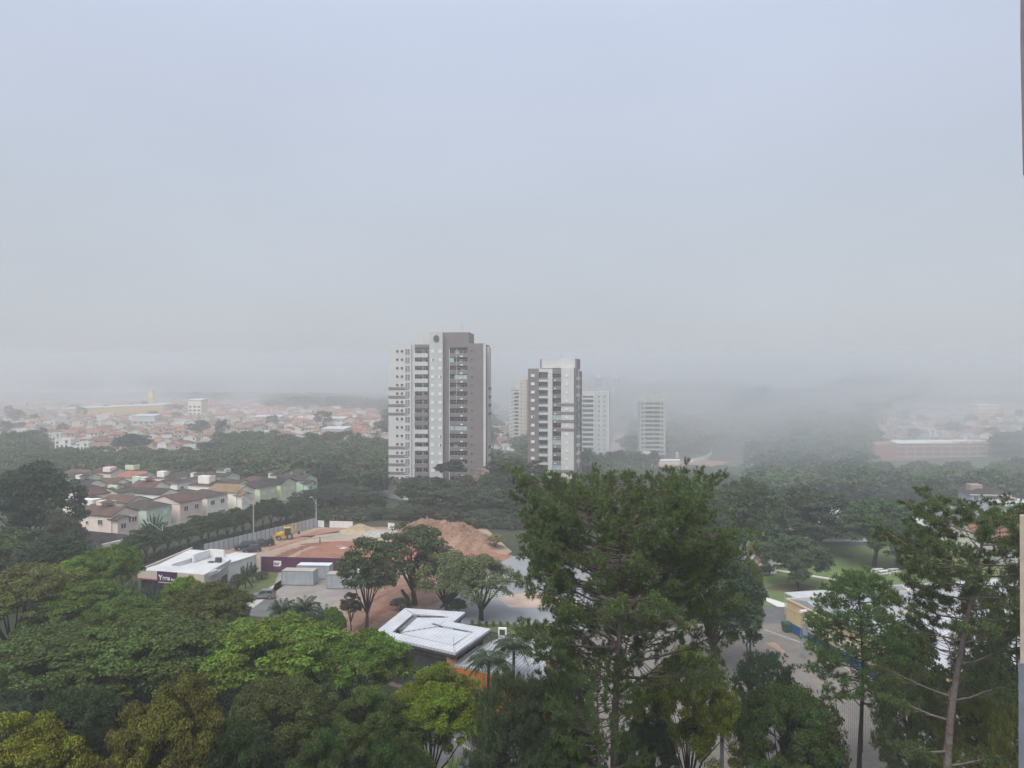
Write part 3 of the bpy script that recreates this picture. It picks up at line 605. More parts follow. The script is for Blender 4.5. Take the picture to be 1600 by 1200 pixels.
# ---- shipping containers
CONT = mat('container_grey', (0.36, 0.39, 0.42), 0.6, 0.12, 0.6, streak=.25)
CONTR = mat('container_roof_rusty', (0.40, 0.33, 0.27), 0.8, 0.2, 0.8, col2=(.40, .37, .34)); CONTW = mat('container_roof_white', (0.62, 0.67, 0.72), 0.5, 0.08)
def container(x, y, Lx, roofm, rz, label, w=2.4, h=2.6):
    a = gp(x, y, 0); o = empty('shipping_container', a, rz, label, 'container', 'grey containers beside the building site')
    b = MB(); n = int(Lx/.28); e = Lx/n
    b.box(.05, Lx-.05, .08, w-.08, .15, h-.02)
    for j in range(n):
        x0 = j*e; b.hexa([(x0+.02, 0.02, .2), (x0+e*.5, .02, .2), (x0+e*.6, .079, .2), (x0-.04, .079, .2)], [(x0+.02, .02, h-.12), (x0+e*.5, .02, h-.12), (x0+e*.6, .079, h-.12), (x0-.04, .079, h-.12)])
    b.build('body', CONT, o)
    f = MB()
    for xx in (0, Lx-.12):
        for yy in (0, w-.12): f.box(xx, xx+.12, yy, yy+.12, 0, h)
    for z in (.1, h-.12):
        f.box(.12, Lx-.12, 0, .06, z, z+.12); f.box(.12, Lx-.12, w-.06, w, z, z+.12); f.box(0, .06, .12, w-.12, z, z+.12); f.box(Lx-.06, Lx, .12, w-.12, z, z+.12)
    f.build('frame', mat('container_frame', (.25, .27, .29), .6), o)
    r = MB(); r.box(.05, Lx-.05, .06, w-.06, h-.015, h+.04); [r.box(.1+k*.6, .14+k*.6, .1, w-.1, h+.04, h+.07) for k in range(int(Lx/.6))]; r.build('roof', roofm, o)
    d = MB()
    for k in range(2):
        y0 = .14+k*1.08; d.box(Lx-.03, Lx+.03, y0, y0+1.04, .2, h-.2); d.tube([(Lx+.06, y0+.35, .2), (Lx+.06, y0+.35, h-.2)], .03, 5)
    d.build('door', CONT, o)
container(439.5, 914.5, 5.9, CONTR, radians(-5), 'grey corrugated container with rusty roof, nearest to the parked silver car')
container(463, 905.5, 6.2, CONTW, radians(-3), 'grey container with clean white roof against the plum hoarding')
container(509.5, 920.5, 5.6, CONTR, radians(-3), 'grey container half hidden behind the thin-trunked tree')
container(548, 913.5, 5.6, CONTW, radians(-3), 'grey container showing through the crown of the thin-trunked tree')
# ---- vehicles
def wheel(parent, x, y, r=.31, w=.2):
    m = MB(); m.tube([(0, -w/2, 0), (0, w/2, 0)], r, 18); t = m.build('wheel', mat('tyre', (.02, .02, .02), .9), parent, (x, y, r))
    m = MB(); m.tube([(0, -w/2-.02, 0), (0, w/2+.02, 0)], r*.62, 12); m.build('rim', mat('alloy', (.45, .45, .47), .35, metal=.7), t)
def carshell(L, W, prof, roofp, paint, glassm, o):
    """prof: side outline of the body (x,z); roofp: greenhouse outline (x,z), narrower at the top"""
    b = MB(); n = len(prof); hw = W/2
    for s in (-1, 1): b.add([(p[0], s*hw*(1 if .35 < p[1] < .85 else .93), p[1]) for p in prof], [tuple(range(n)) if s > 0 else tuple(range(n))[::-1]])
    vs = []; 
    for s in (-1, 1): vs += [(p[0], s*hw*(1 if .35 < p[1] < .85 else .93), p[1]) for p in prof]
    b.add(vs, [(i, (i+1) % n, n+(i+1) % n, n+i) for i in range(n)]); body = b.build('body', paint, o, bevel=.03)
    (x0, x1, x2, x3, z0, z1) = roofp; hb, ht = hw*.92, hw*.74
    c = MB(); c.hexa([(x0, -hb, z0), (x3, -hb, z0), (x3, hb, z0), (x0, hb, z0)], [(x1, -ht, z1), (x2, -ht, z1), (x2, ht, z1), (x1, ht, z1)]); c.build('window', glassm, o)
    r = MB(); r.box(x1-.04, x2+.04, -ht-.02, ht+.02, z1, z1+.05)
    for s in (-1, 1):
        for (xa, xb) in ((x0, x1), ((x0+x3)/2, (x1+x2)/2), (x3, x2)): r.tube([(xa, s*hb, z0), (xb, s*ht, z1)], .045, 5)
    r.build('roof', paint, o, bevel=.02)
    return body
def hatchback(loc, rz, label, paint, group=None, L=3.75, W=1.62, H=1.42):
    o = empty('parked_car', loc, rz, label, 'car', group)
    prof = [(0, .25), (L, .25), (L, .55), (L-.03, .85), (L-.35, .93), (2.6, .98), (.95, .82), (.25, .72), (.02, .55)]
    carshell(L, W, prof, (.95, 1.55, L-.5, L-.12, .86, H), paint, WIN, o)
    for x in (.68, L-.7):
        for y in (-W/2+.08, W/2-.08): wheel(o, x, y, .29, .19)
    for s in (-1, 1):
        m = MB(); m.box(.0, .12, s*.6-.14, s*.6+.14, .58, .70); m.build('headlight', GLP, o)
        m = MB(); m.box(L-.08, L+.02, s*.66-.08, s*.66+.08, .75, 1.0); m.build('tail_light', mat('red_lens', (.4, .02, .02), .3), o)
        m = MB(); m.box(1.25, 1.4, s*(W/2+.02), s*(W/2+.16), .88, 1.0); m.build('mirror', paint, o)
    for x in (1.0, 1.95):
        m = MB(); m.box(x, x+.9, -W/2-.012, -W/2+.02, .35, .84); m.box(x+.7, x+.82, -W/2-.03, -W/2, .72, .76, 1); m.build('door', [paint, DKM], o)
    m = MB(); m.box(-.04, .15, -W/2+.06, W/2-.06, .28, .5); m.build('bumper', paint, o)
    return o
SILV = mat('silver_paint', (0.20, 0.21, 0.235), 0.35, 0.04, metal=.4, spec=.6); NAVY = mat('dark_navy_paint', (0.022, 0.03, 0.05), 0.35, 0.1, spec=.6); BLKP = mat('black_paint', (0.015, 0.016, 0.018), 0.4, .1, spec=.6)
hatchback(gp(394.5, 935, 0.012), radians(4), 'silver hatchback parked on the path beside the strip of grass', SILV)
def suv(loc, rz, label, paint, group=None):
    L, W = 4.7, 1.85; o = empty('parked_car', loc, rz, label, 'car', group)
    prof = [(0, .35), (L, .35), (L, .8), (L-.05, 1.1), (1.35, 1.1), (.15, 1.0), (0, .8)]
    carshell(L, W, prof, (1.3, 1.85, L-.45, L-.1, 1.08, 1.72), paint, WIN, o)
    for x in (.85, L-.9):
        for y in (-W/2+.1, W/2-.1): wheel(o, x, y, .37, .24)
    for s in (-1, 1):
        m = MB(); m.box(-.01, .12, s*.65-.16, s*.65+.16, .78, .93); m.build('headlight', GLP, o); m = MB(); m.box(L-.06, L+.02, s*.75-.08, s*.75+.08, .8, 1.1); m.build('tail_light', _M['red_lens'], o)
suv(gp(366, 860, 0.006), radians(28), 'dark navy off-road car parked against the grey sheet fence', NAVY)
hatchback(gp(379, 863.5, 0.006), radians(24), 'low dark blue car parked in front of the off-road car', NAVY)
def pickup(loc, rz):
    L, W = 4.9, 1.8; o = empty('parked_pickup', loc, rz, 'black pickup truck with open load bed near the yellow excavator', 'pickup truck')
    prof = [(0, .4), (L, .4), (L, 1.0), (2.9, 1.0), (2.9, 1.02), (1.3, 1.05), (.1, .95)]
    carshell(L, W, prof, (1.25, 1.75, 2.6, 2.85, 1.02, 1.65), BLKP, WIN, o)
    for x in (.85, L-1.0):
        for y in (-W/2+.1, W/2-.1): wheel(o, x, y, .36, .24)
    m = MB(); m.box(2.95, L, -W/2, -W/2+.06, 1.0, 1.25); m.box(2.95, L, W/2-.06, W/2, 1.0, 1.25); m.box(L-.06, L, -W/2+.06, W/2-.06, 1.0, 1.25); m.build('load_bed', BLKP, o)
pickup(gp(392, 855.5, 0.006), radians(28))
# ---- backhoe loader
def backhoe():
    Y_ = mat('machine_yellow', (0.62, 0.36, 0.02), .5, .1); o = empty('backhoe_loader', gp(428, 844, 0.006), radians(24), 'yellow backhoe loader standing beside the grey sheet fence', 'excavator')
    m = MB(); m.box(.8, 4.2, -.55, .55, .55, 1.0); m.hexa([(.5, -.5, 1.0), (2.2, -.5, 1.0), (2.2, .5, 1.0), (.5, .5, 1.0)], [(.7, -.4, 1.6), (2.2, -.4, 1.9), (2.2, .4, 1.9), (.7, .4, 1.6)]); m.build('body', Y_, o, bevel=.04)
    m = MB(); m.box(2.25, 3.7, -.65, .65, 1.0, 2.6); m.build('cab_window', WIN, o)
    m = MB(); m.box(2.15, 3.8, -.72, .72, 2.6, 2.75); [m.box(x, x+.09, y, y+.09, 1.0, 2.6) for x in (2.2, 3.68) for y in (-.7, .61)]; m.build('cab_roof', Y_, o)
    for (x, r) in ((1.0, .48), (3.4, .72)):
        for y in (-.8, .8): wheel(o, x, y, r, .36)
    m = MB(); m.tube([(1.9, -.75, 1.5), (.4, -.75, 1.2), (-.5, -.75, .5)], .09, 6); m.tube([(1.9, .75, 1.5), (.4, .75, 1.2), (-.5, .75, .5)], .09, 6); m.build('loader_arm', Y_, o)
    m = MB(); m.hexa([(-1.2, -1.1, .1), (-.5, -1.1, .1), (-.5, 1.1, .1), (-1.2, 1.1, .1)], [(-1.1, -1.1, .25), (-.4, -1.1, .9), (-.4, 1.1, .9), (-1.1, 1.1, .25)]); m.build('front_bucket', DKM, o)
    m = MB(); m.tube([(4.2, 0, 1.0), (5.0, 0, 2.9), (4.6, 0, 3.6)], [.16, .13, .1], 6); m.tube([(4.6, 0, 3.6), (5.5, 0, 1.7)], [.12, .09], 6); m.build('boom', Y_, o)
    m = MB(); m.hexa([(5.3, -.3, 1.0), (5.9, -.3, 1.0), (5.9, .3, 1.0), (5.3, .3, 1.0)], [(5.4, -.3, 1.7), (5.7, -.3, 1.7), (5.7, .3, 1.7), (5.4, .3, 1.7)]); m.build('rear_bucket', DKM, o)
backhoe()
# ---- dirt mounds
def mound(name, cx, Y, w, d, h, m, label, seed, kind=None, sub=None):
    r = np.random.default_rng(seed); X0 = (cx-800)/1200*Y; n, k = 64, 26; vs = [(0, 0, h)]; ph = r.uniform(0, 6.28, 12)
    fs = []
    for i in range(1, k+1):
        q = i/k
        for j in range(n):
            a = 2*pi*j/n; rr = q*(1+.16*sin(3*a+ph[0])+.08*sin(5*a+ph[1])); x = cos(a)*rr*w/2; y = sin(a)*rr*d/2
            z = h*(max(0, 1-q)**.95)*(1+.25*sin(x*.35+ph[2])*cos(y*.4+ph[3])) + (.35*sin(x*1.7+ph[4])*sin(y*1.3+ph[5])+.42*r.normal()+.3*sin(9*a+ph[6]+3*q))*min(1, 2*q)*(1-q)*1.3*min(1, h/5)
            if sub: z += sub(x, y)*(1-q)
            vs.append((x, y, max(z, -.1*q)))
    fs = [(0, 1+j, 1+(j+1) % n) for j in range(n)]
    for i in range(k-1):
        for j in range(n): fs.append((1+i*n+j, 1+(i+1)*n+j, 1+(i+1)*n+(j+1) % n, 1+i*n+(j+1) % n))
    mb = MB(); mb.add(vs, fs); o = mb.build(name, m, None, (X0, Y, terr(X0, Y)-.05)); tag(o, label, 'dirt pile'); return o
MND = mat('excavated_mound', (0.20, 0.105, 0.07), .95, .25, .5, col2=(.31, .21, .15), bump=1.0, bscale=2.5)
mound('dirt_mound', 667, 182, 18, 15, 5.0, MND, 'tall peaked mound of reddish earth, left peak of the big heap', 2)
mound('dirt_mound', 706, 176, 19, 15, 4.4, MND, 'lower right shoulder of the big heap of reddish earth', 5)
mound('dirt_mound', 740, 170, 12, 10, 2.2, MND, 'small outlying spill of reddish earth at the right foot of the big heap', 8)
mound('sand_pile', 563, 186, 11, 6, 1.9, mat('pale_sand', (.38, .31, .21), .95, .15, .5, bump=.8), 'small pale yellow sand pile at the back of the building site', 3)
mound('rubble_pile', 592, 184, 13, 6, 1.1, mat('grey_rubble', (.26, .25, .25), .95, .5, 1.6, col2=(.45, .44, .42), bump=1, bscale=6), 'low grey rubble pile beside the pale sand pile', 4)
# ---- lone marker on the lot and a worker-high post
m = MB(); m.box(-.12, .12, -.12, .12, 0, .5); m.tube([(0, 0, .5), (0, 0, 1.25)], .09, 6); tag(m.build('marker_post', DKM, None, gp(500, 847.5, .01)), 'short dark marker post on the levelled red earth', 'post')
# ---- poles
POLEM = mat('pole_concrete', (.42, .42, .40), .85, .1)
def lamp_pole(loc, h, arm, label, group='poles along the tree-lined street'):
    o = empty('street_lamp', loc, 0, label, 'street lamp', group)
    m = MB(); m.tube([(0, 0, 0), (0, 0, h)], [.16, .09], 8); m.build('pole', POLEM, o)
    m = MB(); m.tube([(0, 0, h-1.4), (-arm*.5, 0, h-.5), (-arm, 0, h+.4)], .05, 6); m.build('arm', POLEM, o)
    m = MB(); m.box(-arm-.7, -arm+.05, -.14, .14, h+.33, h+.47); m.build('lamp_head', TW2, o)
    m = MB(); m.box(-.9, .9, -.06, .06, h-2.2, h-2.08); [m.tube([(x, 0, h-2.08), (x, 0, h-1.9)], .05, 6) for x in (-.8, 0, .8)]; m.build('crossbar', BARKD, o)
lamp_pole(gp(396, 839, 0), 9.0, 2.2, 'concrete lamp post standing in the middle of the row of street trees')
lamp_pole(gp(254, 868, 0), 6.5, 2.6, 'lamp post with long raised arm near the fan-leaved palm')
lamp_pole(gp(494, 824, 0), 7.2, 1.0, 'lamp post at the far corner of the grey sheet fence')
m = MB(); p0, p1 = gp(396, 839, 0)+Vector((0, 0, 7.0)), gp(494, 824, 0)+Vector((0, 0, 5.2)); p9 = gp(254, 868, 0)+Vector((0, 0, 4.6))
for (a, b) in ((p0, p1), (p9, p0)):
    for dx in (-.7, .7):
        pts = [a.lerp(b, t/10)+Vector((dx, 0, -.9*4*(t/10)*(1-t/10))) for t in range(11)]; m.tube(pts, .018, 4)
tag(m.build('power_line', DKM), 'thin dark power lines strung between the street lamp posts', 'power line')
# ================================================================ WHITE-ROOFED PAVILION
def striped(name, col, col2, period, rot, rough=.45, axis='X'):
    m = mat(name, col, rough, .1, .5); t = m.node_tree; p = t.nodes['Principled BSDF']; src = p.inputs['Base Color'].links[0].from_socket
    tc = nd(t, 'ShaderNodeTexCoord'); mp = nd(t, 'ShaderNodeMapping'); mp.inputs['Rotation'].default_value = (0, 0, rot); w = nd(t, 'ShaderNodeTexWave', wave_type='BANDS', bands_direction=axis); w.inputs['Scale'].default_value = 0.314/period*1.0
    t.links.new(tc.outputs['Object'], mp.inputs[0]); t.links.new(mp.outputs[0], w.inputs['Vector'])
    rp = nd(t, 'ShaderNodeValToRGB'); rp.color_ramp.elements[0].color = (*col2, 1); rp.color_ramp.elements[0].position = .0; rp.color_ramp.elements[1].color = (1, 1, 1, 1); rp.color_ramp.elements[1].position = .35
    t.links.new(w.outputs['Fac'], rp.inputs[0]); ml = nd(t, 'ShaderNodeVectorMath', operation='MULTIPLY'); t.links.new(src, ml.inputs[0]); t.links.new(rp.outputs[0], ml.inputs[1]); t.links.new(ml.outputs[0], p.inputs['Base Color']); return m
METW = striped('white_metal_sheet', (.50, .52, .555), (.78, .78, .78), .5, radians(20)); METG = striped('grey_metal_sheet', (.36, .37, .39), (.5, .5, .5), .45, radians(20))
def pavilion():
    O = gp(683, 985, 0); o = empty('pavilion', (O.x, O.y, 0), 0, 'L-shaped pavilion with shining white metal roof and dark sunken slots', 'pavilion')
    def q(x, y, z): v = gp(x, y, z)-O; return (v.x, v.y)
    Z = 6.0
    A, B, C, D, E, F = [q(x, y, Z) for x, y in ((582.8, 990.4), (632.6, 950.1), (727.1, 956.3), (707.9, 972), (766.5, 982.5), (711.4, 1020))]
    a, b, c, d, e, f = [q(x, y, Z) for x, y in ((613, 987.5), (645.8, 958.9), (701.8, 963.3), (688, 977), (740.3, 986.9), (708.8, 1008.8))]
    r = MB()
    for s in ((A, B, b, a), (B, C, c, b), (C, D, d, c), (D, E, e, d), (E, F, f, e), (F, A, a, f)): r.prism(list(s), Z-.28, Z, 0)
    r.prism([a, b, c, d, e, f], Z-.75, Z-.45, 0)
    # raised middle planes meeting in a ridge
    g1, g2 = q(626, 989, Z-.1), q(684, 979.5, Z-.1); h1, h2 = q(650, 964.6, Z-.1), q(700, 965, Z-.1)
    r.prism([h1, h2, g2, g1], Z-.45, Z-.12, 0)
    k1, k2 = q(737, 989, Z-.1), q(707, 1008, Z-.1)
    r.prism([g1, g2, k1, k2], Z-.45, Z-.10, 0)
    r.build('roof', METW, o)
    for pp, w_ in (([(*g1, Z-.05), (*g2, Z-.05)], .07), ([(*q(632, 951, Z), Z+.03), (*b, Z+.03)], .05), ([(*F, Z+.03), (*f, Z+.03)], .05)): m = MB(); m.tube(pp, w_, 4); m.build('ridge_cap', _M['grey_metal_sheet'], o)
    m = MB(); m.tube([(*f, Z+.05), (f[0]-.05, f[1]+.05, Z+1.0)], .04, 4); m.build('vent_pipe', _M['grey_metal_sheet'], o)
    # gutters / fascia
    m = MB(); ring = [A, B, C, D, E, F]
    for i in range(6):
        p0, p1 = ring[i], ring[(i+1) % 6]; m.tube([(*p0, Z-.42), (*p1, Z-.42)], .17, 4)
    m.build('fascia', DKM, o)
    # louvre units, plus flat dark strips coloured in for the shade of the slots
    L = MB()
    def strip(x0, y0, x1, y1, w, z0, z1):
        p0 = Vector(q(x0, y0, Z-.4)); p1 = Vector(q(x1, y1, Z-.4)); n = (p1-p0).orthogonal().normalized()*w/2; L.prism([tuple(p0+n), tuple(p1+n), tuple(p1-n), tuple(p0-n)], z0, z1)
    strip(617, 985, 646, 961, .8, Z-.45, Z-.38); strip(627, 988, 652, 965, .5, Z-.45, Z-.05); strip(648, 961.5, 700, 965, .45, Z-.45, Z-.3); strip(655, 966.8, 694, 967.5, .18, Z-.12, Z-.02); strip(620, 982, 633, 971, .5, Z-.45, Z-.1); strip(692, 980, 738, 988, 1.3, Z-.45, Z-.38); strip(697, 982, 731, 990, .5, Z-.45, Z-.06); strip(676, 978.5, 692, 983, .3, Z-.1, Z-.04)
    L.build('louvre_and_dark_slot', mat('louvre_and_slot_grey', (.13, .13, .135), .6, .3, 2), o)
    ctr = (Vector(a)+Vector(e)+Vector(f)+Vector(b))/4
    def ins(p, k=.86): v = Vector(p); return tuple(ctr+(v-ctr)*k)
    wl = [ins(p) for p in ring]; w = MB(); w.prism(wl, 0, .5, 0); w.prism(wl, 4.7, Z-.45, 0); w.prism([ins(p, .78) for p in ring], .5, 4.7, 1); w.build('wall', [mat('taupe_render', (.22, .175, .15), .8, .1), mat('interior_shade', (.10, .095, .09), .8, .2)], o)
    # glazed front between A and F, with mullions, a slab line and a corner pier
    iA, iF, iE = Vector(wl[0]), Vector(wl[5]), Vector(wl[4]); gm = MB(); n = 9
    for (s0, s1) in ((iA, iF), (iF, iE)):
        for i in range(n):
            p0, p1 = s0.lerp(s1, i/n+.008), s0.lerp(s1, (i+1)/n-.008); gm.hexa([(*p0, .5), (*p1, .5), (p1.x, p1.y+.05, .5), (p0.x, p0.y+.05, .5)], [(*p0, 4.7), (*p1, 4.7), (p1.x, p1.y+.05, 4.7), (p0.x, p0.y+.05, 4.7)])
    gm.build('window', glass_mat('pavilion_glass', (.06, .06, .065), .1, 0), o)
    fm = MB()
    for (s0, s1) in ((iA, iF), (iF, iE)):
        for i in range(n+1): p = s0.lerp(s1, i/n); fm.box(p.x-.07, p.x+.07, p.y-.1, p.y+.1, .5, 4.7)
        fm.tube([(s0.x, s0.y-.05, 2.5), (s1.x, s1.y-.05, 2.5)], .11, 4)
    fm.build('window_frame', DKM, o)
    pr = MB(); pr.box(iF.x-.55, iF.x+.5, iF.y-.45, iF.y+.5, 0, Z-.46); pr.build('corner_pier', mat('clay_render', (.38, .20, .13), .8, .12), o)
    # orange wing with ribbed roof
    w2 = empty('orange_annex', (O.x, O.y, 0), 0, 'bright orange walled annex with ribbed pale roof beside the pavilion', 'annex')
    zt = 4.5; p = [q(x, y, zt) for x, y in ((709, 1038.5), (772, 1051), (850, 1066), (862, 1004), (792, 992), (748, 1010))]
    m = MB(); m.prism([(x, y) for x, y in p], 0, zt-.25, 0); m.build('wall', mat('orange_paint', (.42, .15, .03), .7, .15, .5, streak=.1), w2)
    m = MB(); m.prism(p, zt-.247, zt, 0); m.build('roof', METG, w2)
    m = MB()
    for i in range(6):
        t0 = i/5; m.tube([(*[p[0][k]+(p[2][k]-p[0][k])*t0 for k in (0, 1)], zt+.06), (*[p[5][k]+(p[3][k]-p[5][k])*t0 for k in (0, 1)], zt+.06)], .05, 4)
    m.build('roof_seam', METW, w2)
    m = MB(); v = Vector(q(722, 1049, 3.6)); m.tube([(v.x-.6, v.y-.6, 3.0), (v.x+.9, v.y-.3, 4.1)], .05, 5); v = Vector(q(757, 1056, 3.6)); m.tube([(v.x-.6, v.y-.6, 3.0), (v.x+.9, v.y-.3, 4.1)], .05, 5); m.build('handrail', FRM, w2)
    # square board on the flat roof
    c = gp(785, 1003, 4.5); s = empty('roof_equipment', c, radians(-8), 'square white framed unit with dark front standing beyond the orange annex', 'air conditioner')
    m = MB(); m.box(-.5, .5, -.12, .3, .7, 1.7); m.build('casing', SHUT, s); m = MB(); m.box(-.34, .34, -.15, -.12, .86, 1.54); m.build('grille', DKM, s)
    m = MB(); [m.box(x, x+.07, 0, .07, 0, .7) for x in (-.48, .41)]; m.build('leg', FRM, s)
    a0 = gp(752, 1004, 4.5); b0 = gp(850, 1008, 4.5); rl = MB(); [rl.tube([(a0.x, a0.y, 4.5+h), (b0.x, b0.y, 4.5+h)], .035, 5) for h in (.5, 1.0)]; [rl.tube([tuple(a0.lerp(b0, t/6)), tuple(a0.lerp(b0, t/6)+Vector((0, 0, 1)))], .03, 5) for t in range(7)]; tag(rl.build('roof_railing', DKM), 'dark metal railing on the roof of the orange annex', 'railing')
pavilion()

# ================================================================ WALLED ESTATE
WC = {'pink': (.72, .58, .53), 'cream': (.80, .76, .68), 'mint green': (.50, .63, .52), 'pale green': (.60, .64, .46), 'pale peach': (.76, .65, .58), 'off-white': (.80, .79, .76), 'pale grey': (.56, .56, .57)}
RC = {'dark brown': (.075, .055, .050), 'brown': (.115, .070, .056), 'charcoal': (.042, .038, .042), 'tan': (.22, .155, .095), 'orange': (.30, .13, .085), 'maroon': (.115, .060, .055)}
WMs = {k: mat('wall_'+k.replace(' ', '_'), v, .85, .08, .4, streak=.15) for k, v in WC.items()}
RMs = {k: roof_mat('roof_tiles_'+k.replace(' ', '_'), v) for k, v in RC.items()}
TRIM = mat('white_trim', (.66, .65, .62), .8, .05)
HW = winmesh('house_window', 1.5, 1.25, GL, TRIM, mull=1); HW2 = winmesh('house_window_small', .8, .8, GL, TRIM, mull=0); HWS = winmesh('house_window_shuttered', 1.5, 1.25, GL, TRIM, mull=1, shut=.95)
HD = MB(); HD.box(-1.3, 1.3, -.08, 0, 0, 2.2); HD = HD.mesh('garage_door', [mat('garage_door', (.25, .2, .17), .7, .2)])
def roofmesh(w, d, z, rise, typ, ov=.45, th=.16):
    """typ: gx = ridge along x, gy = ridge along y, hip, shed. closed slabs with thickness; returns MB (roof) and gable MB"""
    m = MB(); g = MB(); x0, x1, y0, y1 = -w/2-ov, w/2+ov, -d/2-ov, d/2+ov; s = rise/(d/2 if typ == 'gx' else w/2); zo = z-ov*s
    def slab(a, b, c, d_): m.hexa([a, b, c, d_], [(p[0], p[1], p[2]+th) for p in (a, b, c, d_)])
    if typ == 'gx':
        slab((x0, y0, zo), (x1, y0, zo), (x1, 0, z+rise), (x0, 0, z+rise)); slab((x0, 0, z+rise), (x1, 0, z+rise), (x1, y1, zo), (x0, y1, zo))
        for x in (-w/2, w/2): g.add([(x-.08, -d/2, z), (x-.08, d/2, z), (x-.08, 0, z+rise-.03), (x+.08, -d/2, z), (x+.08, d/2, z), (x+.08, 0, z+rise-.03)], [(0, 2, 1), (3, 4, 5), (0, 3, 5, 2), (1, 2, 5, 4), (0, 1, 4, 3)])
    elif typ == 'gy':
        slab((x0, y0, zo), (0, y0, z+rise), (0, y1, z+rise), (x0, y1, zo)); slab((0, y0, z+rise), (x1, y0, zo), (x1, y1, zo), (0, y1, z+rise))
        for y in (-d/2, d/2): g.add([(-w/2, y-.08, z), (w/2, y-.08, z), (0, y-.08, z+rise-.03), (-w/2, y+.08, z), (w/2, y+.08, z), (0, y+.08, z+rise-.03)], [(0, 1, 2), (3, 5, 4), (0, 2, 5, 3), (1, 4, 5, 2), (0, 3, 4, 1)])
    elif typ == 'hip':
        k = min(w, d)/2; zo = z-.12
        if w >= d: r0, r1 = (-w/2+k, 0, z+rise), (w/2-k, 0, z+rise)
        else: r0, r1 = (0, -d/2+k, z+rise), (0, d/2-k, z+rise)
        A, B, C, D = (x0, y0, zo), (x1, y0, zo), (x1, y1, zo), (x0, y1, zo)
        if w >= d: m.add([A, B, C, D, r0, r1], [(0, 1, 5, 4), (1, 2, 5), (2, 3, 4, 5), (3, 0, 4), (0, 3, 2, 1)])
        else: m.add([A, B, C, D, r0, r1], [(0, 1, 4), (1, 2, 5, 4), (2, 3, 5), (3, 0, 4, 5), (0, 3, 2, 1)])
    return m, g
def estate_house(X, Y, rz, wall, roof, typ, label, w=9, d=7.6, h=6.3, rise=1.5, tank=True, wing=0, seed=0, group=None):
    r = random.Random(seed); o = empty('house', (X, Y, terr(X, Y)), rz, label, 'house', group); W_, R_ = WMs[wall], RMs[roof]
    b = MB(); b.box(-w/2, w/2, -d/2, d/2, -1.5, h)
    m, g = roofmesh(w, d, h, rise, typ, .3)
    if wing:
        b.box(w/2, w/2+1.6, -d/2+.3, -d/2+d*.45, -1.5, h-.8); mm, gg = roofmesh(2.6, d*.5, h-.8, .7, 'gx', .25); m.add([(x+w/2+.5, y-d/2+d*.24+.15, z) for x, y, z in mm.v], mm.f); g.add([(x+w/2+.3, y-d/2+d*.24+.15, z) for x, y, z in gg.v], gg.f)
    if g.v: b.add(g.v, g.f)
    b.build('wall', W_, o); m.build('roof', R_, o)
    if tank:
        tx, ty = r.uniform(-w*.25, w*.1), r.uniform(-d*.1, d*.3); t = MB(); tw, th_ = r.uniform(1.4, 2.2), r.uniform(.5, 1.2); t.box(tx-tw, tx+tw, ty-1.3, ty+1.3, h+.1, h+rise+th_); t.build('tank_block', W_, o)
        t, _g = roofmesh(tw*2, 2.6, h+rise+th_+.001, .45, 'hip', .15); t.build('tank_block_cap', R_, o)
    e = MB(); e.box(-w/2-.1, w/2+.1, -d/2-.1, -d/2, h-.35, h-.16); e.box(w/2, w/2+.1, -d/2, d/2, h-.35, h-.16) if not wing else None; e.build('eaves_trim', TRIM, o)
    hw = HWS if r.random() < .4 else HW
    xs = w/2+(.02)
    for y in ((-d*.24, d*.24) if not wing else (d*.12, d*.34)): link('window', hw, o, (xs, y, h-2.3), pi/2)
    if wing: link('window', hw, o, (w/2+1.62, -d*.26, h-3.0), pi/2)
    link('garage_door', HD, o, (xs, d*.2, 0), pi/2)
    for x in (-w*.22, w*.18): link('window', HW2 if r.random() < .6 else hw, o, (x, -d/2-.02, h-2.1+r.uniform(-.2, .2)))
    if r.random() < .5: link('window', HW2, o, (w*.1, -d/2-.02, 1.2))
    return o
ED, EN = Vector((.35, .937)), Vector((.937, -.35)); EP = Vector((-93.5, 178)); EA = math.atan2(EN.y, EN.x)
def ep(s, t): v = EP+ED*s-EN*t; return v.x, v.y
front = [(0, 'pale peach', 'brown', 'gx', 1, 1, 'two-storey pale peach house with brown gabled roof, nearest in the row behind the street trees'),
 (10.5, 'mint green', 'dark brown', 'hip', 0, 0, 'mint green walled house with dark roof, second along the street trees'),
 (20.5, 'pink', 'brown', 'gy', 0, 0, 'pink house with large brown pitched roof, third along the street trees'),
 (30.5, 'cream', 'dark brown', 'hip', 0, 0, 'cream house with dark brown roof, fourth along the street trees'),
 (41, 'cream', 'tan', 'gx', 0, 1, 'cream house with the only tan roof in the walled estate'),
 (51.5, 'pale green', 'charcoal', 'hip', 0, 0, 'pale green house with charcoal hipped roof beside the tan-roofed house'),
 (61, 'pale green', 'charcoal', 'gx', 1, 0, 'pale green house with charcoal gable and water block, second beyond the tan-roofed house'),
 (72, 'mint green', 'dark brown', 'gx', 1, 1, 'mint green house with white-framed windows at the far end of the street row')]
for i, (s, wl, rf, ty, tk, wg, lb) in enumerate(front):
    x, y = ep(s, 0); estate_house(x, y, EA, wl, rf, ty, lb, tank=bool(tk), wing=wg, seed=i+3, w=10 if i in (0, 2, 4) else 9, group='houses of the walled estate')
rr = random.Random(21); rown = ['second', 'third', 'fourth', 'fifth', 'sixth', 'seventh', 'eighth', 'ninth', 'tenth', 'eleventh', 'twelfth']; ordn = ['nearest'] + ['second', 'third', 'fourth', 'fifth', 'sixth', 'seventh', 'eighth', 'ninth', 'tenth', 'eleventh', 'twelfth', 'thirteenth']
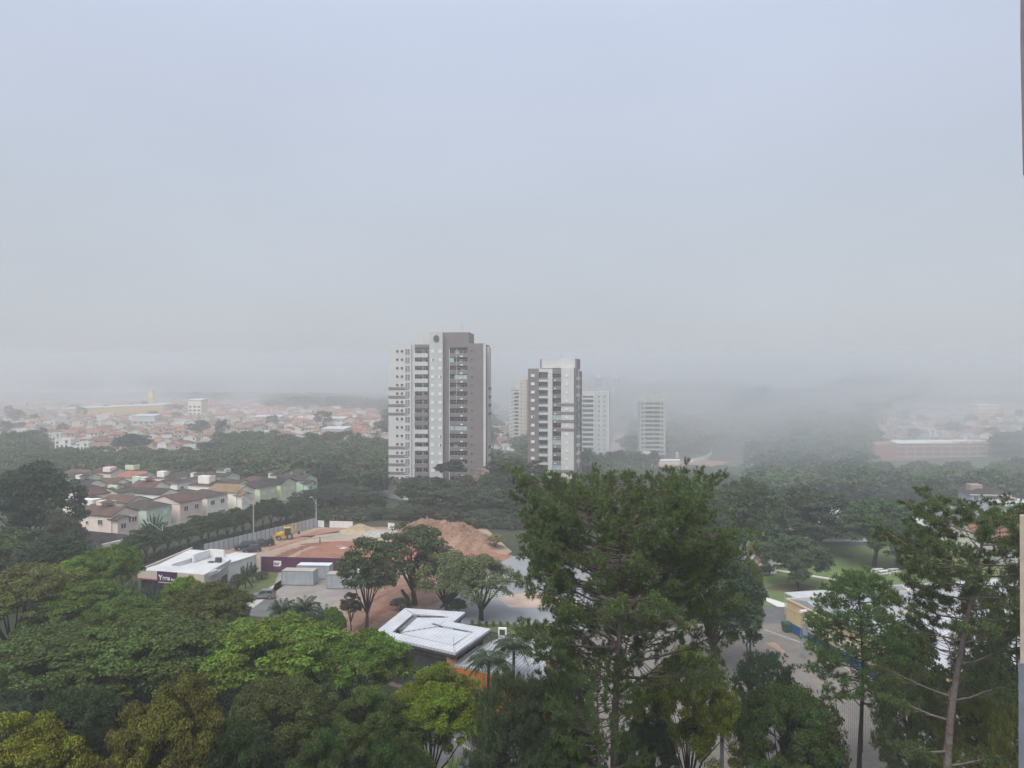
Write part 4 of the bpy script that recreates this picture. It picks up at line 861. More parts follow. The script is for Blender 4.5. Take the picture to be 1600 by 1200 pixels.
for ri, t in enumerate((12.5, 25, 37.5, 50, 62.5, 75, 87.5, 100, 112.5, 125)):
    k = 0; last = None
    for s in np.arange(-44, 112, 10):
        x, y = ep(s+rr.uniform(-.6, .6), t); ux = 800+1200*x/y
        if not (88 < ux < 522 and 176 < y < (262 if ux < 320 else 252)): continue
        if ux > 512: continue
        wl = rr.choice([c for c in ('pink', 'cream', 'cream', 'pale green', 'pale green', 'pale peach', 'off-white', 'mint green') if c != last]); last = wl
        rf = rr.choice(['dark brown', 'brown', 'charcoal', 'dark brown', 'charcoal', 'maroon']) if y < 240 else rr.choice(['orange', 'brown', 'maroon', 'dark brown', 'dark brown', 'charcoal'])
        ty = rr.choice(['gx', 'hip', 'gy', 'hip', 'gx']); tk = rr.random() < .4
        lb = f"{wl} house with {rf} {'hipped' if ty == 'hip' else 'gabled'} roof, {ordn[k]} in the estate's {rown[ri]} row"
        k += 1
        estate_house(x, y, EA+(0 if ri % 2 else pi), wl, rf, ty, lb, tank=tk, wing=0, seed=ri*40+k, w=rr.uniform(7.4, 9.2), d=rr.uniform(6.0, 7.6), h=rr.uniform(5.2, 7.4), rise=rr.uniform(1.0, 1.5), group='houses of the walled estate')
# estate boundary wall behind the street trees
a, b = ep(-22, -9), ep(80, -9); m = MB(); n = 34; v0, v1 = Vector(a), Vector(b)
for i in range(n):
    p0, p1 = v0.lerp(v1, i/n), v0.lerp(v1, (i+1)/n-.0005); z = terr(*p0); nn = (p1-p0).orthogonal().normalized()*.1
    m.hexa([(*(p0-nn), z-.5), (*(p1-nn), z-.5), (*(p1+nn), z-.5), (*(p0+nn), z-.5)], [(*(p0-nn), z+2.3), (*(p1-nn), z+2.3), (*(p1+nn), z+2.3), (*(p0+nn), z+2.3)])
tag(m.build('boundary_wall', mat('stained_wall', (.46, .43, .39), .9, .15, .3, streak=.3)), 'long stained beige wall running behind the row of street trees', 'wall')
# low dark-roofed building below the pale peach house
o = empty('low_house', (*gp(148, 858, 0).xy, 0), EA, 'low house with dark weathered roof half hidden by the left tree', 'house')
m = MB(); m.box(-7, 8, -5, 5, 0, 2.6); m.build('wall', WMs['cream'], o); rm, g = roofmesh(15, 10, 2.6, 1.2, 'hip'); rm.build('roof', roof_mat('weathered_roof', (.05, .04, .038), .5), o)

# ================================================================ FAR HOUSES (left hillside, gap, right hillside)
def ocol(name, base, var=.15):
    """wall/roof material that takes its colour from the object"""
    m = mat(name, (1, 1, 1), .88, var, .4, streak=.1); t = m.node_tree; p = t.nodes['Principled BSDF']; src = p.inputs['Base Color'].links[0].from_socket
    oi = nd(t, 'ShaderNodeObjectInfo'); ml = nd(t, 'ShaderNodeVectorMath', operation='MULTIPLY'); t.links.new(src, ml.inputs[0]); t.links.new(oi.outputs['Color'], ml.inputs[1]); t.links.new(ml.outputs[0], p.inputs['Base Color']); return m
OW, OR = ocol('far_wall', 1), ocol('far_roof', 1, .35)
def farvar(w, d, h, typ, rise, lean=False, seed=0):
    r = random.Random(seed); b = MB(); b.box(-w/2, w/2, -d/2, d/2, -3, h)
    rm, g = roofmesh(w, d, h, rise, typ, .4) if typ != 'flat' else (MB(), MB())
    if typ == 'flat':
        b.box(-w/2-.1, w/2+.1, -d/2-.1, -d/2+.1, h, h+.7); b.box(-w/2-.1, w/2+.1, d/2-.1, d/2+.1, h, h+.7); b.box(-w/2-.1, -w/2+.1, -d/2+.1, d/2-.1, h, h+.7); b.box(w/2-.1, w/2+.1, -d/2+.1, d/2-.1, h, h+.7); rm.box(-w/2+.1, w/2-.1, -d/2+.1, d/2-.1, h+.0, h+.15)
    if g.v: b.add(g.v, g.f)
    if lean: b.box(w/2, w/2+3.5, -d/2, d/2-2, -3, h*.5); rm.add([(w/2, -d/2-.3, h*.5+.7), (w/2+3.9, -d/2-.3, h*.5+.05), (w/2+3.9, d/2-1.7, h*.5+.05), (w/2, d/2-1.7, h*.5+.7), (w/2, -d/2-.3, h*.5+.55), (w/2+3.9, -d/2-.3, h*.5-.1), (w/2+3.9, d/2-1.7, h*.5-.1), (w/2, d/2-1.7, h*.5+.55)], [(0, 1, 2, 3), (7, 6, 5, 4), (0, 4, 5, 1), (1, 5, 6, 2), (2, 6, 7, 3), (3, 7, 4, 0)])
    wn = MB(); fl = 2 if h > 4.5 else 1
    for f in range(fl):
        z = .9+f*2.8
        for x in np.arange(-w/2+1.4, w/2-1, 2.6):
            if r.random() < .8: b.box(x-.6, x+.6, -d/2-.05, -d/2-.005, z, z+(1.2 if r.random() < .7 else 1.9), 1)
    return b.mesh('far_wall', [OW, GL]), rm.mesh('far_roof', [OR])
FV = [farvar(9, 8, 3.2, 'gx', 1.8, False, 1), farvar(8, 9, 5.6, 'gx', 1.7, True, 2), farvar(10, 8, 3.2, 'hip', 1.7, True, 3), farvar(8, 8, 5.8, 'gy', 1.8, False, 4), farvar(9, 7, 5.8, 'flat', 0, True, 5), farvar(12, 8, 3.4, 'gx', 1.9, False, 6), farvar(7, 9, 5.4, 'hip', 1.6, True, 7), farvar(10, 9, 3.0, 'gy', 1.7, False, 8)]
FWC = {'white': (.72, .71, .68), 'cream': (.66, .58, .48), 'grey': (.42, .41, .40), 'pink': (.56, .42, .37)}
FRC = {'orange tiled': (.35, .165, .105), 'faded red tiled': (.27, .145, .105), 'brown tiled': (.19, .12, .09), 'grey': (.34, .34, .34)}
FCOUNT = [0]
def far_house(X, Y, rz, area, r, wl=None, rf=None, v=None, label=None, s=1.0):
    v = v if v is not None else r.randrange(len(FV)); wl = wl or r.choices(['white', 'cream', 'grey', 'pink'], [5, 3, 1, 1.5])[0]; rf = rf or ('grey' if v == 4 else r.choices(list(FRC), [3, 4, 3, 1.2])[0])
    st = 'two-storey' if v in (1, 3, 4, 6) else 'single-storey'
    o = empty('house', (X, Y, terr(X, Y)), rz, label or f'{wl} {st} house with {rf} roof {area}', 'house', f'{wl} {st} {rf}-roofed houses {area}' if not label else None); o.scale = (s, s, s)
    a, b = FV[v]; q = link('wall', a, o); k = r.uniform(.85, 1.08); q.color = (*[min(.8, x*k) for x in FWC[wl]], 1)
    q = link('roof', b, o); k = r.uniform(.75, 1.2); q.color = (*[x*k for x in FRC[rf]], 1); FCOUNT[0] += 1; return o
def edge_left(u): return np.interp(u, [-60, 60, 110, 330, 470, 620], [520, 470, 420, 410, 445, 470])
class Mass:          # merges houses past the counted ones into one stuff object
    def __init__(s): s.w, s.r, s.n = MB(), MB(), MB()
MS = MB(); r = random.Random(11); cand = []
for row, Yr in enumerate(np.arange(405, 1100, 15)):
    Yr = Yr+(5 if row % 2 else 0)
    for X in np.arange(-760, -60, 11.3):
        Y = Yr+.16*(X+250)+r.uniform(-3, 3); Xj = X+r.uniform(-1.8, 1.8); u = 800+1200*Xj/Y
        if u < -40 or u > 612 or Y < edge_left(u): continue
        if r.random() < .13+.22*(Y > 800)+.25*(Y > 950): continue
        if 60 < u < 262 and 655 < Y < 860: continue      # room for the yellow warehouse
        cand.append((Y, Xj))
cand.sort(); FARL = cand[:225]; MASSL = cand[225:]
for (Y, X) in FARL: far_house(X, Y, radians(9)+r.choice((0, 0, pi/2))+r.uniform(-.06, .06), 'on the left hillside', r, s=r.uniform(.72, 1.0))
def mass(name, pts, label, seed):
    r = random.Random(seed); mb = MB(); cols = list(FWC.values()); rcs = list(FRC.values()); mats = [mat(f'mass_wall_{i}', c, .9, .15, .2) for i, c in enumerate(cols)]+[mat(f'mass_roof_{i}', c, .9, .3, .3) for i, c in enumerate(rcs)]
    for (Y, X) in pts:
        v = r.randrange(len(FV)); a = r.uniform(-.06, .06)+.15+r.choice((0, pi/2)); z = terr(X, Y); ca, sa = cos(a), sin(a)
        for me, mi in ((FV[v][0], r.choices(range(4), [5, 3, 1, 1.5])[0]), (FV[v][1], 4+r.choices(range(4), [4, 4, 2, 1])[0])):
            mb.add([(X+w.co.x*ca-w.co.y*sa, Y+w.co.x*sa+w.co.y*ca, z+w.co.z) for w in me.vertices], [tuple(p.vertices) for p in me.polygons], mi)
    o = mb.build(name, mats); tag(o, label, 'houses', kind='stuff'); return o
mass('distant_houses', MASSL, 'farthest houses of the left hillside fading into fog', 5)
# gap between towers
for (x, Y, k) in ((773, 560, 0), (786, 600, 1), (770, 640, 2), (787, 660, 3), (777, 700, 1), (790, 720, 5), (768, 760, 4), (782, 800, 0), (793, 820, 7), (775, 860, 3), (766, 560, 5), (788, 560, 2)):
    X = (x-800)/1200*Y; far_house(X, Y, radians(-12), 'between the two nearest towers', r, v=k)
cand = []
for row, Yr in enumerate(np.arange(510, 1000, 20)):
    for X in np.arange(220, 760, 15):
        Y = Yr-.1*(X-300)+r.uniform(-3, 3); Xj = X+r.uniform(-2, 2); u = 800+1200*Xj/Y
        if u < 1365+max(0, (Y-700)*.25) or u > 1635 or r.random() < .18: continue
        cand.append((Y, Xj))
cand.sort()
for (Y, X) in cand[:62]: far_house(X, Y, radians(-7)+r.choice((0, 0, pi/2))+r.uniform(-.06, .06), 'on the right hillside', r)
mass('distant_houses', cand[62:], 'farthest houses of the right hillside fading into fog', 6)
# bigger buildings on the left hillside
YEL = mat('ochre_cladding', (.62, .42, .16), .8, .08, .1, streak=.1); BLG = mat('blue_grey_cladding', (.22, .25, .31), .7, .1, .1)
def big(name, x0, x1, Y, ytop, ybase, d, wallm, roofm, label, rz=0, cat='building', slope=0, wins=0, base=None):
    k = Y/1200; w = (x1-x0)*k; h = (ybase-ytop)*k; z = CAMZ-(ybase-600)*k if base is None else base
    o = empty(name, ((x0-800)*k, Y, z), rz, label, cat); m = MB(); m.hexa([(0, 0, -6), (w, 0, -6), (w, d, -6), (0, d, -6)], [(0, 0, h), (w, 0, h+slope), (w, d, h+slope), (0, d, h)]); m.build('wall', wallm, o)
    m = MB(); m.hexa([(-.3, -.3, h), (w+.3, -.3, h+slope), (w+.3, d, h+slope), (-.3, d, h)], [(-.3, -.3, h+.6), (w+.3, -.3, h+.6+slope), (w+.3, d, h+1.5+slope), (-.3, d, h+1.5)]); m.build('roof', roofm, o)
    if wins:
        for f in range(wins):
            n = max(1, int(w/3.2)); m = MB(); m.box(.7, w/n-.7, -.06, -.01, 0, 1.4); m = m.mesh('window', [GL])
            for i in range(n): link('window', m, o, (i*w/n, 0, 1+f*3.0))
    return o
big('warehouse', 90, 246, 700, 640, 656, 40, YEL, WHR, 'long ochre warehouse with white sloping roof edge on the left hillside', radians(8), 'warehouse', 3.5)
big('warehouse', 33, 88, 690, 650, 664, 25, BLG, mat('blue_grey_roof', (.3, .33, .38)), 'dark blue-grey warehouse left of the ochre one', radians(4), 'warehouse')
k = 760/1200; o = empty('yellow_tower', ((232-800)*k, 760, 5), 0, 'tall thin yellow tower standing over the ochre warehouse in the fog', 'tower'); m = MB(); m.box(0, 4.2, 0, 4, 0, 23); m.box(-.4, 4.6, -.4, 4.4, 16.5, 17.1); m.build('shaft', mat('yellow_paint', (.72, .58, .18), .8), o); m = MB(); m.box(.8, 3.4, .8, 3.2, 23, 24.5); m.build('cap', YEL, o)
big('apartment_block', 294, 314, 640, 626, 650, 14, WMs['cream'], WHR, 'pale three-storey block standing above the left hillside houses', 0, 'apartment block', wins=3)
big('flat_roofed_building', 207, 240, 560, 651, 664, 14, WMs['pale grey'], WHR, 'white and grey flat-roofed building amid the orange roofs', radians(6), 'building', wins=1)
big('flat_roofed_building', 396, 438, 620, 652, 668, 16, WMs['pale grey'], WHR, 'wide pale grey flat building on the hillside left of the white block', radians(4), 'building', wins=1)
big('apartment_block', 440, 480, 640, 654, 668, 12, WMs['off-white'], WHR, 'white two-storey block with rows of windows near the wood', radians(4), 'apartment block', wins=2)
big('apartment_block', 505, 552, 600, 655, 668, 14, WH, WHR, 'bright white flat block with stepped roof at the edge of the left hillside', radians(5), 'apartment block', wins=2)
big('warehouse', 503, 540, 500, 671, 690, 12, mat('pale_teal_wall', (.5, .58, .58)), WHR, 'white gabled hall with pale teal side below the white block', radians(-8), 'warehouse')
big('low_shed', -30, 60, 470, 692, 702, 20, mat('dark_wall', (.12, .13, .15)), mat('grey_sheet_roof', (.24, .26, .29), .7), 'long low grey shed at the left edge among misty trees', radians(3), 'shed')
big('flat_roofed_building', 583, 606, 560, 682, 700, 12, WMs['pale grey'], WHR, 'pale building touching the left side of the tallest tower', 0, 'building', wins=1)
big('flat_roofed_building', 588, 606, 262, 778, 796, 8, WMs['pale grey'], mat('teal_roof', (.2, .3, .32)), 'small pale building with teal roof at the foot of the tallest tower', 0, 'building')
big('flat_roofed_building', 786, 872, 203, 803, 826, 10, WH, WHR, 'long pale low building glimpsed behind the left branches of the big pine', 0, 'building', wins=1)
# ================================================================ CENTRE RIGHT SITE
def silo(x, Y, w, yt, yb, label):
    g_ = gt(x, yb+2); Y = g_.y; k = Y/1200; o = empty('silo', tuple(g_), 0, label, 'silo'); h = (yb-yt)*k; m = MB(); m.tube([(0, 0, 1.5), (0, 0, h*.93), (0, 0, h)], [w/2, w/2, w*.3], 16); m.tube([(0, 0, .6), (0, 0, 1.5)], [w*.2, w/2], 16); m.build('tank', WH, o, smooth=False)
    m = MB(); [m.box(cos(a)*w*.42-.12, cos(a)*w*.42+.12, sin(a)*w*.42-.12, sin(a)*w*.42+.12, -4, 1.6) for a in (.8, 2.4, 3.9, 5.5)]; m.build('leg', TC, o)
silo(1049, 520, 2.6, 692, 704, 'left one of the two white silos beside the unfinished tower'); silo(1056.5, 520, 2.6, 691.5, 705, 'middle white silo in the group beside the unfinished tower'); silo(1061, 518, 2.2, 692, 704, 'cream silo touching the middle white one'); silo(1058, 495, 2.2, 705, 717, 'lone white silo standing lower in front of the others')
def curved_wall():
    m = MB(); pts = [(1076, 724, 470), (1083, 724, 466), (1095, 721, 475), (1104, 718, 482), (1110, 714, 490), (1112, 709, 505), (1111, 703, 520), (1104, 699, 530)]
    for a, b in zip(pts, pts[1:]):
        p0, p1 = gt(a[0], a[1]), gt(b[0], b[1]); n = Vector((-(p1-p0).y, (p1-p0).x, 0)).normalized()*.15; z0, z1 = terr(*p0.xy), terr(*p1.xy); t0, t1 = p0.z+3.0, p1.z+3.0
        m.hexa([(*(p0-n).xy, z0-1), (*(p1-n).xy, z1-1), (*(p1+n).xy, z1-1), (*(p0+n).xy, z0-1)], [(*(p0-n).xy, t0), (*(p1-n).xy, t1), (*(p1+n).xy, t1), (*(p0+n).xy, t0)])
    tag(m.build('curved_wall', mat('bright_white_wall', (.78, .78, .76))), 'curving bright white wall round the yard right of the unfinished tower', 'wall')
curved_wall()
big('flat_roofed_building', 1085, 1104, 592, 696, 703, 7, WH, WHR, 'small white building with window strip inside the curving white wall', radians(-8), 'building', wins=1)
big('market_tent', 1070, 1081, 596, 696, 701, 6, WH, WHR, 'white peaked tent roof left of the small white building', 0, 'tent')
big('site_office', 1007.5, 1017, 478, 710, 735, 6, TC, TC, 'narrow grey concrete stair block in front of the unfinished tower', 0, 'building')
big('site_wall', 1014, 1062, 482, 721, 728, .4, WH, WH, 'low pale wall in front of the unfinished tower', 0, 'wall')
big('site_cabin', 1001, 1007, 494, 720, 724, 3, SHUT, SHUT, 'small bright white cabin at the left foot of the unfinished tower', 0, 'cabin')
for i, (x, yt, lb) in enumerate(((983, 700, 'stack of pale site materials beside the track left of the unfinished tower'), (988, 706, 'heap of white crates left of the unfinished tower'))):
    k = 500/1200; o = empty('material_stack', ((x-800)*k, 500, terr((x-800)*k, 500)), 0, lb, 'stack'); m = MB(); r2 = random.Random(i); [m.box(a, a+1.2, b, b+1.2, c*1.1, c*1.1+.9) for a in (0, 1.6, 3.2) for b in (0, 1.7) for c in range(r2.randint(2, 4))]; m.build('crates', WH, o)
# ---- long brick hall and others on the right
def brick_hall():
    Y = 455; k = Y/1200; BR = mat('hazy_brick', (.36, .17, .14), .9, .15, .3); o = empty('brick_hall', ((1402-800)*k, Y, -10), radians(4), 'long reddish brick building with concrete bands and pale roof strip beyond the right wood', 'building')
    L = 56; m = MB(); m.box(0, L, 0, 22, 0, 10.5); m.hexa([(-14, 6, 0), (0, 0.003, 0), (0, 20, 0), (-14, 20, 0)], [(-14, 6, 9.5), (0, 0.003, 10.4), (0, 20, 10.4), (-14, 20, 9.5)]); m.build('wall', BR, o)
    m = MB(); [m.box(0, L, -.12, -.01, z, z+.6) for z in (2.6, 5.6, 8.6)]; [m.box(u, u+.4, -.15, -.125, 0, 10.5) for u in np.arange(0, L, 5.5)]; m.build('concrete_band', mat('band_beige', (.5, .42, .37)), o)
    m = MB(); [m.box(u+.8, u+4.6, -.06, -.005, z, z+1.5) for u in np.arange(0.4, L-5, 5.5) for z in (3.6, 6.6)]; m.build('window_row', mat('brick_window', (.2, .13, .12)), o)
    m = MB(); m.hexa([(0, -.3, 10.5), (19, -.3, 10.5), (19, 8, 11.5), (0, 8, 11.5)], [(0, -.3, 10.9), (19, -.3, 10.9), (19, 8, 12.2), (0, 8, 12.2)]); m.build('roof', mat('pale_green_roof', (.62, .70, .68)), o)
    m = MB(); m.box(19, L+1, 0, 22, 10.503, 11.2); m.box(37, 44, -.4, 5, 11.203, 12); m.box(46, 55, -.4, 5, 11.203, 12.2); m.build('parapet', WH, o)
brick_hall()
k = 540/1200; o = empty('water_tower', ((1380.5-800)*k, 540, -6), 0, 'reddish water tank on a single pale stem above the brick building', 'water tower'); m = MB(); m.tube([(0, 0, 0), (0, 0, 14)], .9, 10); m.build('stem', WH, o); m = MB(); m.tube([(0, 0, 13.5), (0, 0, 14.2), (0, 0, 20.5)], [1, 2.2, 2.2], 14); m.build('tank', mat('dull_red_tank', (.42, .22, .19)), o)
big('apartment_block', 1528, 1562, 700, 634, 660, 18, WMs['pale peach'], WHR, 'large pale peach block fading into fog above the right hillside', 0, 'apartment block', wins=4)
def near_house(x, yb, z, w, d, h, wall, roof, typ, rz, label, rise=2.0, tank=False, seed=1):
    q = gp(x, yb, z); o = empty('house', (q.x, q.y, z), rz, label, 'house'); b = MB(); b.box(-w/2, w/2, -d/2, d/2, -1, h); m, g = roofmesh(w, d, h, rise, typ, .6); 
    if g.v: b.add(g.v, g.f)
    b.build('wall', wall, o); m.build('roof', roof, o)
    for xx in np.arange(-w/2+1.5, w/2-1, 2.8): link('window', HW, o, (xx, -d/2-.02, h-2.1))
    e = MB(); e.box(-w/2-.5, w/2+.5, -d/2-.62, -d/2-.5, h-.45, h-.15); e.build('eaves_trim', TRIM, o)
    if tank: t = MB(); t.box(-w*.40, -w*.08, -d*.2, d*.2, h, h+rise+.35); t.build('tank_block', mat('terracotta_block', (.34, .25, .21)), o)
    return o
near_house(1536, 800, -5, 11, 10, 6.5, mat('lilac_grey_wall', (.40, .42, .50)), RMs['charcoal'], 'hip', radians(-10), 'lilac-grey house with charcoal hip roof and terracotta block above the right pine', tank=True)
near_house(1590, 815, -4, 11, 9, 5.5, WMs['pale grey'], mat('pale_blue_sheet', (.5, .56, .58)), 'hip', radians(-8), 'pale house with blue-grey roof and orange block at the right edge', tank=True, rise=1.2)
near_house(1436, 842, 0, 10, 8, 3.5, WH, WHR, 'gx', 0, 'white house glimpsed left of the right pine crown', rise=1.4)
near_house(1492, 838, 0, 14, 10, 5, WMs['pale grey'], mat('grey_slate', (.2, .21, .23)), 'gx', radians(5), 'grey house seen through the right pine branches')
near_house(1562, 858, 0, 14, 9, 4, WMs['cream'], RMs['orange'], 'gx', radians(-6), 'cream house with orange tiled roof seen through the right pine')
near_house(1610, 880, 0, 14, 9, 4, WH, RMs['orange'], 'gx', radians(-4), 'white house with orange roof behind the right pine, cut by the edge')
near_house(1190, 892, 0, 3.4, 5, 2.3, WH, mat('coral_roof', (.38, .13, .09), .85, .15), 'gy', radians(12), 'small white house with steep coral red roof at the edge of the lawn', rise=2.6)
near_house(1170, 893, 0, 3, 4, 2.0, WH, WHR, 'gy', radians(12), 'small white gabled hut beside the coral-roofed house', rise=1.6)
# long white park building
o = empty('park_building', (*gp(1262, 853, 0).xy, 0), radians(2), 'long white single-storey building with paned windows behind the park trees', 'building')
m = MB(); m.box(0, 26, 0, 9, 0, 3.6); m.build('wall', WH, o); m = MB(); m.box(-.5, 26.5, -.8, 9.6, 3.6, 3.9); m.build('roof', WHR, o); m = MB(); m.box(0, 26, -.08, 0, .0, .9); m.build('plinth', mat('slate_blue_paint', (.12, .15, .2)), o)
wm = winmesh('classroom_window', 2.0, 1.3, GL, FRM, mull=3)
for i in range(9): link('window', wm, o, (1.6+i*2.8, -.02, 1.5))
big('flat_roofed_building', 1305, 1342, 190, 803, 822, 12, WH, WHR, 'white hall whose roof shows between the two round park trees', radians(3), 'building', base=0)
# ---- school
def school():
    c = gp(1228.5, 983.5, 0); a = math.atan2(.21, .98); o = empty('school_building', (c.x, c.y, 0), a, 'cream school block with blue painted base and wide white metal roofs', 'school')
    CR = mat('cream_paint', (.56, .43, .24), .8, .08, .4, streak=.15); BL = mat('blue_paint', (.02, .09, .24), .7, .12, .5); L, D, H = 46, 30, 4.35
    m = MB(); m.box(0, L, -D, 0, 1.35, H, 0); m.box(-.02, L+.02, -D-.02, .02, 0, 1.35, 1); m.build('wall', [CR, BL], o)
    m = MB(); m.box(-.1, L, -D-.1, .1, H, H+.22, 0); m.box(-.05, 0, -D, 0, 3.25, 3.33); m.build('cornice', mat('cream_trim', (.5, .42, .3)), o)
    cols = [striped('roof_sheet_grey', (.36, .37, .39), (.7, .7, .7), .5, 0), striped('roof_sheet_white', (.50, .51, .54), (.75, .75, .75), .5, 0), striped('roof_sheet_lilac', (.42, .43, .47), (.75, .75, .75), .5, 0)]
    for i, (y0, y1, mt) in enumerate(((-9.5, -.3, 0), (-19.5, -10, 1), (-29.5, -20, 2))):
        m = MB(); ym = (y0+y1)/2; m.add([(.2, y0, H+.23), (L-.3, y0, H+.23), (L-.3, ym, H+1.1), (.2, ym, H+1.1), (L-.3, y1, H+.23), (.2, y1, H+.23)], [(0, 1, 2, 3), (3, 2, 4, 5), (0, 3, 5), (1, 4, 2), (0, 5, 4, 1)]); m.build('roof', cols[mt], o)
    m = MB(); m.box(4, 12, .3, 7, 3.2, 3.35); [m.box(x, x+.12, 6.8, 6.92, 0, 3.2) for x in (4, 8, 11.8)]; m.build('canopy', METW, o)
    m = MB(); m.box(13, L-4, -D-5, -D-.05, 3.3, 3.45); [m.box(x, x+.15, -D-4.9, -D-4.75, 0, 3.3) for x in range(14, 42, 5)]; m.build('walkway_roof', METW, o)
    wm = winmesh('school_window', 2.2, 1.1, GL, FRM, mull=2)
    for i in range(8): link('window', wm, o, (-.03, -6.5-2.9*i, 2.0), -pi/2)
    dm = MB(); dm.box(-.5, .5, -.06, 0, 0, 2.1); dm = dm.mesh('door', [mat('school_door', (.3, .3, .33))]); link('door', dm, o, (-.03, -4.9, 0), -pi/2)
    for i in range(9): link('window', wm, o, (4+4.6*i, -D-.04, 2.0))
    m = MB(); m.box(-.45, -.03, -5.9, -4.9, 2.5, 3.1); m.build('air_conditioner', SHUT, o)
    # second wing further right and back
    o2 = empty('school_wing', (c.x+20, c.y+9.5, 0), a, 'far wing of the school with long lilac-white roof beside the lawn', 'school'); m = MB(); m.box(0, 60, -7, 1, 0, 3.6); m.build('wall', CR, o2); m = MB(); m.add([(-.4, -7.4, 3.6), (60, -7.4, 3.6), (60, -3, 4.7), (-.4, -3, 4.7), (60, 1.4, 3.6), (-.4, 1.4, 3.6)], [(0, 1, 2, 3), (3, 2, 4, 5), (0, 3, 5), (1, 4, 2), (0, 5, 4, 1)]); m.build('roof', cols[1], o2)
school()
# dumpster
c = gp(1232, 987, .01); o = empty('dumpster', c, radians(8), 'dark green wheeled dumpster against the blue base of the school', 'dumpster'); DG = mat('bin_green', (.03, .10, .07), .5, .1)
m = MB(); m.hexa([(-.7, -.5, .15), (.7, -.5, .15), (.7, .5, .15), (-.7, .5, .15)], [(-.85, -.62, 1.2), (.85, -.62, 1.2), (.85, .62, 1.2), (-.85, .62, 1.2)]); m.build('body', DG, o); m = MB(); m.hexa([(-.9, -.66, 1.2), (.9, -.66, 1.2), (.9, .66, 1.2), (-.9, .66, 1.2)], [(-.8, -.5, 1.4), (.8, -.5, 1.4), (.8, .6, 1.42), (-.8, .6, 1.42)]); m.build('lid', mat('bin_lid', (.02, .07, .055), .5), o); m = MB(); [m.tube([(x, y, .15), (x, y, 0)], .1, 8) for x in (-.6, .6) for y in (-.4, .4)]; m.build('caster', DKM, o)
# lattice lamp mast
def mast(x, y, h, label):
    c = gp(x, y, 0); o = empty('lattice_mast', c, .3, label, 'mast'); m = MB(); w = .28
    for sx in (-w, w):
        for sy in (-w, w): m.tube([(sx, sy, 0), (sx*.5, sy*.5, h)], .035, 4)
    n = int(h/.7)
    for i in range(n): z0, z1 = i*h/n, (i+1)*h/n; k0 = w*(1-.5*i/n); m.tube([(-k0, -k0, z0), (k0, -k0, z1)], .022, 4); m.tube([(k0, k0, z0), (-k0, k0, z1)], .022, 4); m.tube([(-k0, -k0, z1), (k0, -k0, z1)], .022, 4); m.tube([(k0, -k0, z0), (k0, k0, z1)], .022, 4)
    m.build('lattice', mat('galvanised', (.3, .31, .32), .5), o); m = MB(); m.box(-.5, .5, -.15, .15, h, h+.3); m.build('floodlight', SHUT, o)
mast(1255, 1028, 6.0, 'slim lattice mast in front of the school blue base')
mast(1383, 1000, 4.5, 'slim lattice mast behind the middle pine by the school roof')
def pole(x, y, h, r0, label):
    c = gp(x, y, 0); o = empty('utility_pole', c, 0, label, 'pole'); m = MB(); m.tube([(0, 0, 0), (0, 0, h)], [r0, r0*.7], 10); m.build('shaft', POLEM, o); m = MB(); m.box(-.5, .5, -.05, .05, h-.8, h-.68); m.build('crossbar', BARKD, o)
pole(1128, 1275, 9.5, .2, 'pale concrete pole under the yellow-green tree at the bottom'); pole(1009, 1190, 5.2, .07, 'thin white pole standing right of the big pine trunk')
# sports net round the yard
def net():
    a, b = gp(1215, 1290, 0), gp(1400, 1130, 0); o = empty('court_net_fence', (0, 0, 0), 0, 'tall thin wire net fence on posts crossing the paved yard', 'net fence'); h = 6.0; L = (b-a).length
    m = MB()
    for i in range(int(L/.45)): p = a.lerp(b, i*.45/L); m.tube([(p.x, p.y, 0.3), (p.x, p.y, h)], .010, 3, cap=False)
    for j in range(13): z = .3+j*.47; m.tube([(a.x, a.y, z), (b.x, b.y, z)], .010, 3, cap=False)
    m.build('netting', mat('wire', (.12, .12, .12), .6), o); m = MB(); [m.tube([tuple(a.lerp(b, t)), tuple(a.lerp(b, t)+Vector((0, 0, h)))], .05, 6) for t in (0, .33, .66, 1)]; m.build('post', DKM, o)
net()
# park furniture
def bench_group(x, y, label, n):
    c = gp(x, y, .01); o = empty('picnic_table', c, .3, label, 'picnic table'); m = MB(); m.box(-1, 1, -.4, .4, .7, .78); m.build('tabletop', SHUT, o); m = MB(); m.box(-1, 1, -.95, -.65, .42, .5); m.box(-1, 1, .65, .95, .42, .5); m.build('bench', SHUT, o); m = MB(); m.box(-.7, -.5, -.3, .3, 0, .7); m.box(.5, .7, -.3, .3, 0, .7); [m.box(x_-.08, x_+.08, y_-.08, y_+.08, 0, .42) for x_ in (-.7, .7) for y_ in (-.8, .8)]; m.build('leg', WH, o)
bench_group(1372, 895, 'white picnic table on the lawn under the leaning park trees', 1); bench_group(1380, 898, 'second white picnic table just right of the first on the lawn', 1); bench_group(1396, 895, 'white picnic table against the thick park tree trunk', 1)
